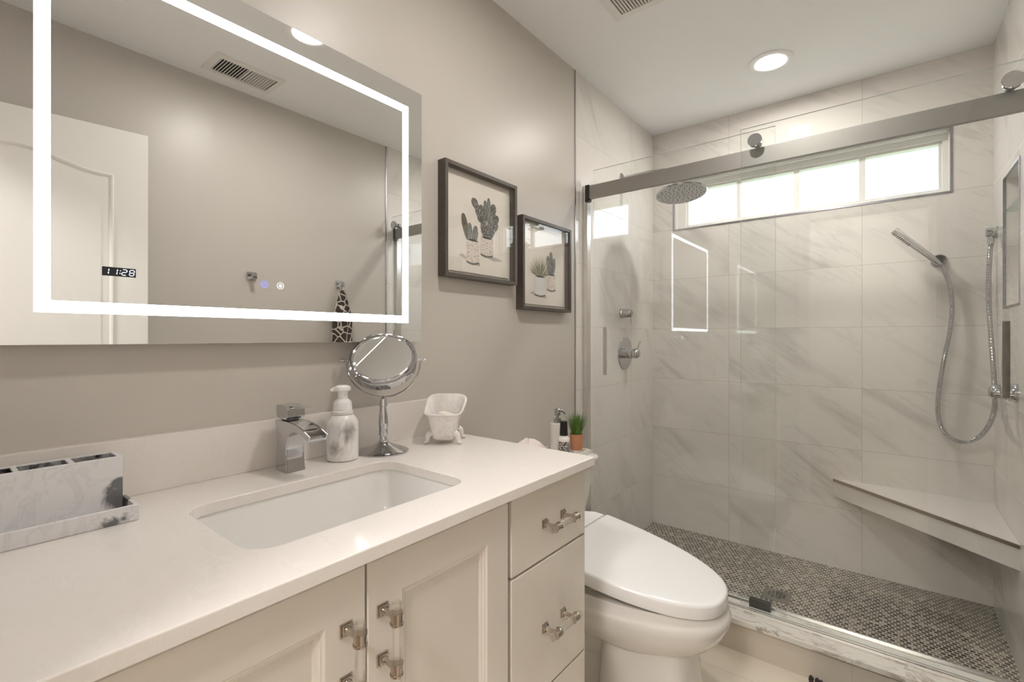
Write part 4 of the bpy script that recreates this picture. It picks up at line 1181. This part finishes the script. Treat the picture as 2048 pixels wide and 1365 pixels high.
# hand shower ---------------------------------------------------------------------
hs = thing('hand_shower', (1.345, YB, 1.518), 'chrome stick hand shower in a wall holder with a hanging metal hose', 'hand shower')
bc = Vector((1.348, YB, 1.517))
build('wall_holder', MB().lathe([(0.030, 0), (0.030, 0.004), (0.026, 0.009), (0.022, 0.009), (0.020, 0.013), (0.014, 0.014), (0.012, 0.040), (0.018, 0.042), (0.018, 0.060)], bc, (0, -1, 0), 32), 'chrome', hs)
A_ = Vector((1.186, 2.80, 1.660)); B_ = Vector((1.350, 2.855, 1.494)); wd = (A_ - B_).normalized()
Lw = (A_ - B_).length
build('wand', MB().lathe([(0.0085, 0), (0.011, 0.012), (0.0125, 0.03), (0.0145, 0.09), (0.0155, Lw - 0.09), (0.0165, Lw - 0.01), (0.0155, Lw), (0, Lw + 0.001)], B_, wd, 28), 'chrome', hs, smooth=40)
perp = wd.cross(Vector((0, 1, 0))).normalized()
if perp.z > 0: perp = -perp
perp = (perp + Vector((0, -0.75, 0))).normalized(); perp = (perp - wd * perp.dot(wd)).normalized()
side = wd.cross(perp).normalized()
mb = MB()
for k in range(9):
    for s_ in (-1, 0, 1):
        d_ = (perp + side * 0.42 * s_).normalized()
        mb.lathe([(0.0022, 0.0150), (0.0018, 0.0182), (0, 0.0184)], B_ + wd * (Lw - 0.012 - k * 0.0095), d_, 8)
build('nozzles', mb, 'black', hs)
def catmull(P, n=14):
    P = [Vector(p) for p in P]; out = []
    for i in range(len(P) - 1):
        p0 = P[max(i - 1, 0)]; p1 = P[i]; p2 = P[i + 1]; p3 = P[min(i + 2, len(P) - 1)]
        for k in range(n):
            t_ = k / n
            out.append(0.5 * ((2 * p1) + (p2 - p0) * t_ + (2 * p0 - 5 * p1 + 4 * p2 - p3) * t_ ** 2 + (3 * p1 - p0 - 3 * p2 + p3) * t_ ** 3))
    out.append(P[-1]); return out
hose_pts = catmull([tuple(B_), (1.366, 2.865, 1.455), (1.384, 2.868, 1.38), (1.388, 2.865, 1.29), (1.380, 2.86, 1.19), (1.366, 2.86, 1.10), (1.352, 2.86, 1.0), (1.342, 2.86, 0.90), (1.342, 2.86, 0.82), (1.357, 2.86, 0.755), (1.392, 2.86, 0.717),
                     (1.432, 2.855, 0.711), (1.474, 2.84, 0.745), (1.500, 2.80, 0.81), (1.511, 2.78, 0.88), (1.5105, 2.78, 0.96), (1.508, 2.79, 1.05), (1.503, 2.80, 1.17), (1.498, 2.81, 1.30), (1.498, 2.815, 1.42), (1.502, 2.819, 1.52), (1.505, 2.821, 1.562)], 40)
mb = MB()
mb.tube(hose_pts, [0.0093 if (i % 4) in (0, 1) else 0.0078 for i in range(len(hose_pts))], 12)
build('hose', mb, 'chrome', hs, smooth=60)
ol = thing('hose_outlet', (W, 2.815, 1.612), 'chrome elbow outlet on the right wall feeding the shower hose', 'hose outlet')
build('outlet_body', MB().lathe([(0.026, 0), (0.026, 0.004), (0.019, 0.010), (0.019, 0.032), (0.016, 0.036), (0, 0.037)], (W, 2.818, 1.610), (-1, 0, 0), 32), 'chrome', ol)
build('hose_nut', MB().lathe([(0.012, 0), (0.012, 0.020), (0.010, 0.036)], (1.505, 2.821, 1.562), (0, 0, 1), 20), 'chrome', ol)

# ------------------------------------------------------------------ toilet
YC = 1.450
toi = thing('toilet', (0.45, YC, 0), 'white toilet with a closed bidet seat lid beside the vanity', 'toilet')
def D(xb, xf, w, z, e=2.4, xm=None, eb=5.0, n=64, zfun=None):
    xm = xb + (xf - xb) * 0.35 if xm is None else xm
    out = []
    for i in range(n):
        a = 2 * PI * i / n
        c, s_ = math.cos(a), math.sin(a)
        if c >= 0:
            x = xm + (xf - xm) * abs(c) ** (2 / e); y = w * math.copysign(abs(s_) ** (2 / e), s_)
        else:
            x = xm - (xm - xb) * abs(c) ** (2 / eb); y = w * math.copysign(abs(s_) ** (2 / eb), s_)
        out.append((x, YC + y, z if zfun is None else zfun(x)))
    return out
# lid, front superellipse 0.30..0.80
zt = lambda x: 0.423 + (0.491 - 0.423) * (0.801 - x) / 0.483
def zb_(x): return zt(x) - (0.040 + 0.006 * (0.80 - x) / 0.5)
E = 2.41
mb = MB()
mb.loft([D(0.322, 0.792, 0.196, 0, E, 0.335, 8, zfun=lambda x: zb_(x) + 0.004), D(0.318, 0.800, 0.204, 0, E, 0.335, 8, zfun=zb_), D(0.317, 0.803, 0.209, 0, E, 0.335, 8, zfun=lambda x: zb_(x) + 0.004), D(0.318, 0.803, 0.210, 0, E, 0.335, 8, zfun=lambda x: zt(x) - 0.008),
         D(0.319, 0.801, 0.208, 0, E, 0.335, 8, zfun=lambda x: zt(x) - 0.003), D(0.322, 0.796, 0.204, 0, E, 0.335, 8, zfun=lambda x: zt(x) - 0.0003), D(0.33, 0.785, 0.195, 0, E, 0.34, 8, zfun=lambda x: zt(x) + 0.001), D(0.42, 0.65, 0.08, 0, E, 0.5, 3, zfun=lambda x: zt(x) + 0.004)])
build('seat_lid', mb, 'plastic_white', toi, smooth=50)
# bidet unit behind the lid
mb = MB()
def sec(x, w, z0, z1, r=0.02):
    pts = []
    for (yy, zz) in ((-w, z0), (w, z0), (w, z1 - r), (w - r * 0.4, z1 - r * 0.3), (w - r, z1), (-w + r, z1), (-w + r * 0.4, z1 - r * 0.3), (-w, z1 - r)):
        pts.append((x, YC + yy, zz))
    return pts
mb.loft([sec(0.243, 0.165, 0.405, 0.490), sec(0.248, 0.178, 0.40, 0.499), (sec(0.285, 0.203, 0.40, 0.497)), sec(0.3165, 0.2085, 0.40, 0.4915)])
build('bidet_unit', mb, 'plastic_white', toi, smooth=25)
mb = MB(); mb.box(0.285, 0.330, YC - 0.226, YC - 0.203, 0.405, 0.445, 0.006)
build('side_control', mb, 'plastic_white', toi)
# bowl
mb = MB()
mb.loft([D(0.40, 0.66, 0.085, 0.20, 2.2), D(0.33, 0.715, 0.125, 0.232, 2.2), D(0.29, 0.765, 0.160, 0.268, 2.25), D(0.26, 0.797, 0.183, 0.305, 2.3), D(0.24, 0.811, 0.194, 0.335, 2.3), D(0.235, 0.813, 0.197, 0.352, 2.3), D(0.235, 0.808, 0.195, 0.362, 2.3), D(0.235, 0.797, 0.188, 0.376, 2.3), D(0.235, 0.790, 0.184, 0.392, 2.3)])
build('bowl', mb, 'toilet_body', toi, smooth=60)
mb = MB()
mb.loft([D(0.44, 0.740, 0.112, 0.0, 3.0, 0.60, 9), D(0.44, 0.738, 0.111, 0.02, 3.0, 0.60, 9), D(0.445, 0.728, 0.108, 0.12, 3.0, 0.60, 9), D(0.45, 0.718, 0.106, 0.20, 3.0, 0.60, 9), D(0.45, 0.722, 0.112, 0.245, 2.6, 0.60, 7), D(0.44, 0.735, 0.125, 0.265, 2.4, 0.6, 6)])
mb.loft([D(0.12, 0.46, 0.100, 0.0, 5, 0.3, 5), D(0.12, 0.46, 0.098, 0.03, 5, 0.3, 5), D(0.14, 0.46, 0.074, 0.07, 5, 0.3, 5), D(0.14, 0.46, 0.070, 0.2, 5, 0.3, 5), D(0.12, 0.46, 0.10, 0.30, 5, 0.3, 5), D(0.10, 0.5, 0.15, 0.345, 5, 0.3, 5), D(0.06, 0.5, 0.165, 0.395, 5, 0.3, 5)])
build('pedestal', mb, 'toilet_body', toi, smooth=50)
# trapway swelling on the side
mb = MB(); path = [(0.50, YC, 0.24), (0.40, YC, 0.19), (0.33, YC, 0.20), (0.28, YC, 0.26), (0.22, YC, 0.27), (0.17, YC, 0.21), (0.16, YC, 0.10), (0.17, YC, 0.02)]
mb.tube(catmull(path, 6), 0.088, 20)
build('trapway', mb, 'toilet_body', toi, smooth=60)
build('bolt_cap', MB().lathe([(0.017, 0.0), (0.017, 0.014), (0.012, 0.024), (0, 0.028)], (0.42, YC - 0.135, 0.0), n=20), 'plastic_white', toi)
build('bolt_cap', MB().lathe([(0.017, 0.0), (0.017, 0.014), (0.012, 0.024), (0, 0.028)], (0.42, YC + 0.135, 0.0), n=20), 'plastic_white', toi)
# tank and lid
def tank(x1, hw, z, x0=0.020, r=0.03): return [(x, y, z) for x, y in rrect(x0, x1, YC - hw, YC + hw, r, 6)]
mb = MB(); mb.loft([tank(0.215, 0.200, 0.385), tank(0.222, 0.208, 0.42), tank(0.245, 0.232, 0.56), tank(0.254, 0.238, 0.666)])
build('tank', mb, 'toilet_body', toi, smooth=40)
mb = MB(); mb.loft([tank(0.258, 0.242, 0.662), tank(0.267, 0.247, 0.668), tank(0.273, 0.252, 0.690), tank(0.273, 0.252, 0.698), tank(0.268, 0.247, 0.704), tank(0.24, 0.22, 0.7055)])
build('tank_lid', mb, 'toilet_body', toi, smooth=50)
TL = 0.7056
# tray on the tank
ty0, ty1, tx0, tx1 = 1.475, 1.668, 0.085, 0.246
mb = MB(); mb.box(tx0, tx1, ty0, ty1, TL, TL + 0.004, 0.001)
w5 = 0.007
mb.box(tx0, tx0 + w5, ty0, ty1, TL + 0.003, TL + 0.020, 0.0015); mb.box(tx1 - w5, tx1, ty0, ty1, TL + 0.003, TL + 0.020, 0.0015)
mb.box(tx0 + 0.002, tx1 - 0.002, ty0, ty0 + w5, TL + 0.003, TL + 0.020, 0.0015); mb.box(tx0 + 0.002, tx1 - 0.002, ty1 - w5, ty1, TL + 0.003, TL + 0.020, 0.0015)
o = build('tray', mb, 'ceramic_white'); tag(o, 'shallow white rectangular tray on the toilet tank lid', 'tray')
TT = TL + 0.004
# lotion dispenser
dx_, dy_ = 0.128, 1.607
ld = thing('lotion_dispenser', (dx_, dy_, TT), 'pale pink ceramic dispenser with chrome pump behind the grass plant', 'soap dispenser')
build('bottle', MB().lathe([(0.028, 0), (0.030, 0.002), (0.030, 0.112), (0.0285, 0.1155), (0.014, 0.117)], (dx_, dy_, TT), n=40), 'pink_ceramic' if 'pink_ceramic' in M else 'ceramic_white', ld, smooth=40)
mb = MB(); mb.lathe([(0.0155, 0.116), (0.0155, 0.133), (0.012, 0.135), (0.006, 0.136), (0.006, 0.146), (0.012, 0.147), (0.012, 0.171), (0.009, 0.174), (0, 0.175)], (dx_, dy_, TT), n=24)
nd = Vector((0.45, 0.89, 0)).normalized(); pb = Vector((dx_, dy_, TT))
mb.tube([pb + Vector((0, 0, 0.164)), pb + nd * 0.02 + Vector((0, 0, 0.163)), pb + nd * 0.036 + Vector((0, 0, 0.150))], [0.0055, 0.0048, 0.0035], 12)
build('pump', mb, 'chrome', ld)
# spray bottle
sx_, sy_ = 0.203, 1.535
sp = thing('spray_bottle', (sx_, sy_, TT), 'small bottle with black cap and black floral label on the tank tray', 'spray bottle')
build('bottle', MB().lathe([(0.018, 0), (0.0222, 0.002), (0.0225, 0.006), (0.0225, 0.070), (0.0215, 0.077), (0.0165, 0.083), (0.0135, 0.085), (0.0135, 0.090)], (sx_, sy_, TT), n=36), 'ceramic_white', sp, smooth=50)
mb = MB()
rg = []
for zz in (0.010, 0.066):
    rg.append([(sx_ + 0.02285 * math.cos(a), sy_ + 0.02285 * math.sin(a), TT + zz) for a in [(-2.1 + 2.9 * i / 24) for i in range(25)]])
mb.loft(rg, False, False, closed=False)
build('label', mb, 'label', sp, fixn=False)
build('cap', MB().lathe([(0.0155, 0.088), (0.0158, 0.090), (0.0135, 0.138), (0.0125, 0.141), (0.008, 0.140), (0, 0.1395)], (sx_, sy_, TT), n=32), 'black', sp)
# potted grass
gx_, gy_ = 0.207, 1.622
pg = thing('potted_grass', (gx_, gy_, TT), 'spiky green artificial grass in a terracotta pot on the tank tray', 'potted plant')
build('pot', MB().lathe([(0.0195, 0), (0.021, 0.001), (0.0225, 0.018), (0.0265, 0.078), (0.0265, 0.080), (0.0245, 0.080), (0.023, 0.070), (0, 0.070)], (gx_, gy_, TT), n=36), 'terracotta', pg, smooth=40)
o = build('pot_base_band', MB().lathe([(0.0208, 0.0005), (0.0232, 0.018), (0.0236, 0.0185), (0.0225, 0.0185), (0.0212, 0.0005)], (gx_, gy_, TT), n=36), 'ceramic_white', pg); o['label'] = 'white dipped foot of the pot'
mb = MB(); rnd = random.Random(11)
for k in range(230):
    a = rnd.uniform(0, 2 * PI); r0 = 0.020 * math.sqrt(rnd.random()); lean = rnd.uniform(0.05, 0.62) * (0.35 + r0 / 0.02 * 0.65)
    hgt = rnd.uniform(0.072, 0.105)
    base = Vector((gx_ + r0 * math.cos(a), gy_ + r0 * math.sin(a), TT + 0.068))
    a2 = a + rnd.uniform(-0.5, 0.5); od = Vector((math.cos(a2), math.sin(a2), 0)); sd = Vector((-od.y, od.x, 0)) * rnd.uniform(0.0010, 0.0017)
    if k == 5: lean, od, hgt = 1.6, Vector((0.60, 0.80, 0)), 0.085; sd = Vector((-od.y, od.x, 0)) * 0.0012
    pts = []
    for i in range(6):
        f = i / 5
        c = base + od * (lean * hgt * f ** 1.6) + Vector((0, 0, hgt * f * (1 - 0.28 * lean * f)))
        w2 = (1 - f) ** 0.6 if i < 5 else 0.05
        pts.append(c - sd * w2); pts.append(c + sd * w2)
    mb.add(pts, [(2 * i, 2 * i + 1, 2 * i + 3, 2 * i + 2) for i in range(5)])
o = build('grass_blades', mb, 'grass', pg, smooth=0, fixn=False); o['kind'] = 'stuff'
# washcloth on the tank
mb = MB(); rings = []
cxx, cyy = 0.150, 1.375
for (f, z) in ((1.0, 0.0), (1.03, 0.008), (1.0, 0.022), (0.94, 0.042), (0.82, 0.062), (0.62, 0.078), (0.36, 0.088), (0.1, 0.090)):
    rg = []
    for i in range(48):
        a = 2 * PI * i / 48
        k = f * (1 + 0.05 * math.sin(5 * a + z * 60) + 0.03 * math.sin(9 * a - z * 90))
        rg.append((cxx + 0.055 * k * math.cos(a), cyy + 0.092 * k * math.sin(a), TL + z * (1 + 0.10 * math.sin(3 * a))))
    rings.append(rg)
mb.loft(rings)
o = build('washcloth', mb, 'pink_cloth', smooth=70); tag(o, 'bunched pale pink washcloth lying on the toilet tank lid', 'washcloth')

# ------------------------------------------------------------------ bath mat
mat_ = thing('bath_mat', (1.15, 1.6, 0), 'dark brown chenille bath mat on the floor before the shower', 'bath mat')
build('mat_backing', MB().box(0.965, 1.40, 1.30, 1.878, 0.0, 0.006, 0.002), 'rug', mat_)
mb = MB(); rnd = random.Random(5)
bm = bmesh.new(); bmesh.ops.create_icosphere(bm, subdivisions=1, radius=1.0)
sv = [v.co.copy() for v in bm.verts]; sfv = [[v.index for v in f.verts] for f in bm.faces]; bm.free()
yv = 1.31
while yv < 1.885:
    xv = 0.965
    while xv < 1.40:
        c = Vector((xv + rnd.uniform(-0.004, 0.004), yv + rnd.uniform(-0.004, 0.004), 0.014)); r = rnd.uniform(0.0075, 0.0095)
        ln = rnd.uniform(1.2, 1.7)
        mb.add([c + Vector((v.x * r, v.y * r, v.z * r * ln)) for v in sv], sfv)
        xv += 0.0155
    yv += 0.0155
o = build('chenille_pile', mb, 'rug', mat_, smooth=80, fixn=False); o['kind'] = 'stuff'

# ------------------------------------------------------------------ wall hooks and towel (seen in the mirror)
def hook(y, z, label):
    t_ = thing('wall_hook', (W, y, z), label, 'hook', 'square wall hooks')
    build('hook_plate', MB().box(W - 0.010, W, y - 0.022, y + 0.022, z - 0.022, z + 0.022, 0.0012), 'chrome', t_)
    mb = MB(); mb.box(W - 0.042, W - 0.009, y - 0.011, y + 0.011, z - 0.018, z - 0.002, 0.0012); mb.box(W - 0.048, W - 0.040, y - 0.011, y + 0.011, z - 0.018, z + 0.014, 0.0012)
    build('hook_arm', mb, 'chrome', t_)
hook(1.103, 1.489, 'empty square chrome wall hook seen in the mirror')
hook(1.612, 1.489, 'square chrome wall hook holding the patterned towel, seen in the mirror')
mb = MB(); rings = []
HX, HY_ = W - 0.030, 1.612
n = 56
for i in range(30):
    f = i / 29; z = 1.452 - 0.56 * f
    wdt = 0.008 + 0.056 * min(1, f * 3.2) ** 0.8 + 0.012 * f; dep = 0.006 + 0.020 * min(1, f * 3.5)
    rg = []
    for k in range(n):
        a = 2 * PI * k / n
        fold = 1 + 0.30 * min(1, f * 4) * math.cos(5 * a + 0.8 + f * 1.2)
        cleft = 0.35 * math.exp(-((math.sin(a * 0.5 + 0.9)) ** 2) * 40) * min(1, f * 2)
        rg.append((HX - 0.004 - dep * 0.2 + dep * math.sin(a) * fold * (1 - cleft), HY_ + 0.002 * math.sin(9 * f) - 0.006 * f + wdt * math.cos(a) * (1 + 0.05 * math.sin(7 * f + 2)), z))
    rings.append(rg)
mb.loft(rings)
tw = build('hand_towel', mb, 'giraffe', smooth=70, base=(HX, HY_, 1.452))
tag(tw, 'brown hand towel with a cream net pattern hanging from a wall hook', 'towel')
lp = build('hanging_loop', MB().tube([(HX, HY_ - 0.006, 1.450), (HX, HY_ - 0.011, 1.475), (HX, HY_ - 0.009, 1.490), (HX, HY_ + 0.009, 1.490), (HX, HY_ + 0.011, 1.475), (HX, HY_ + 0.006, 1.450)], 0.0016, 8), 'paper', tw)

# outlet plate on the entrance wall, mirrored by the shower glass
wp = thing('switch_plate', (0.362, YR, 1.055), 'white outlet plate on the entrance wall, seen only in the shower glass', 'outlet')
build('plate', MB().box(0.305, 0.420, YR, YR + 0.006, 0.995, 1.112, 0.0015), 'plastic_white', wp)
for xx in (0.335, 0.390):
    build('rocker', MB().box(xx - 0.016, xx + 0.016, YR + 0.006, YR + 0.009, 1.02, 1.087, 0.001), 'plastic_white', wp)
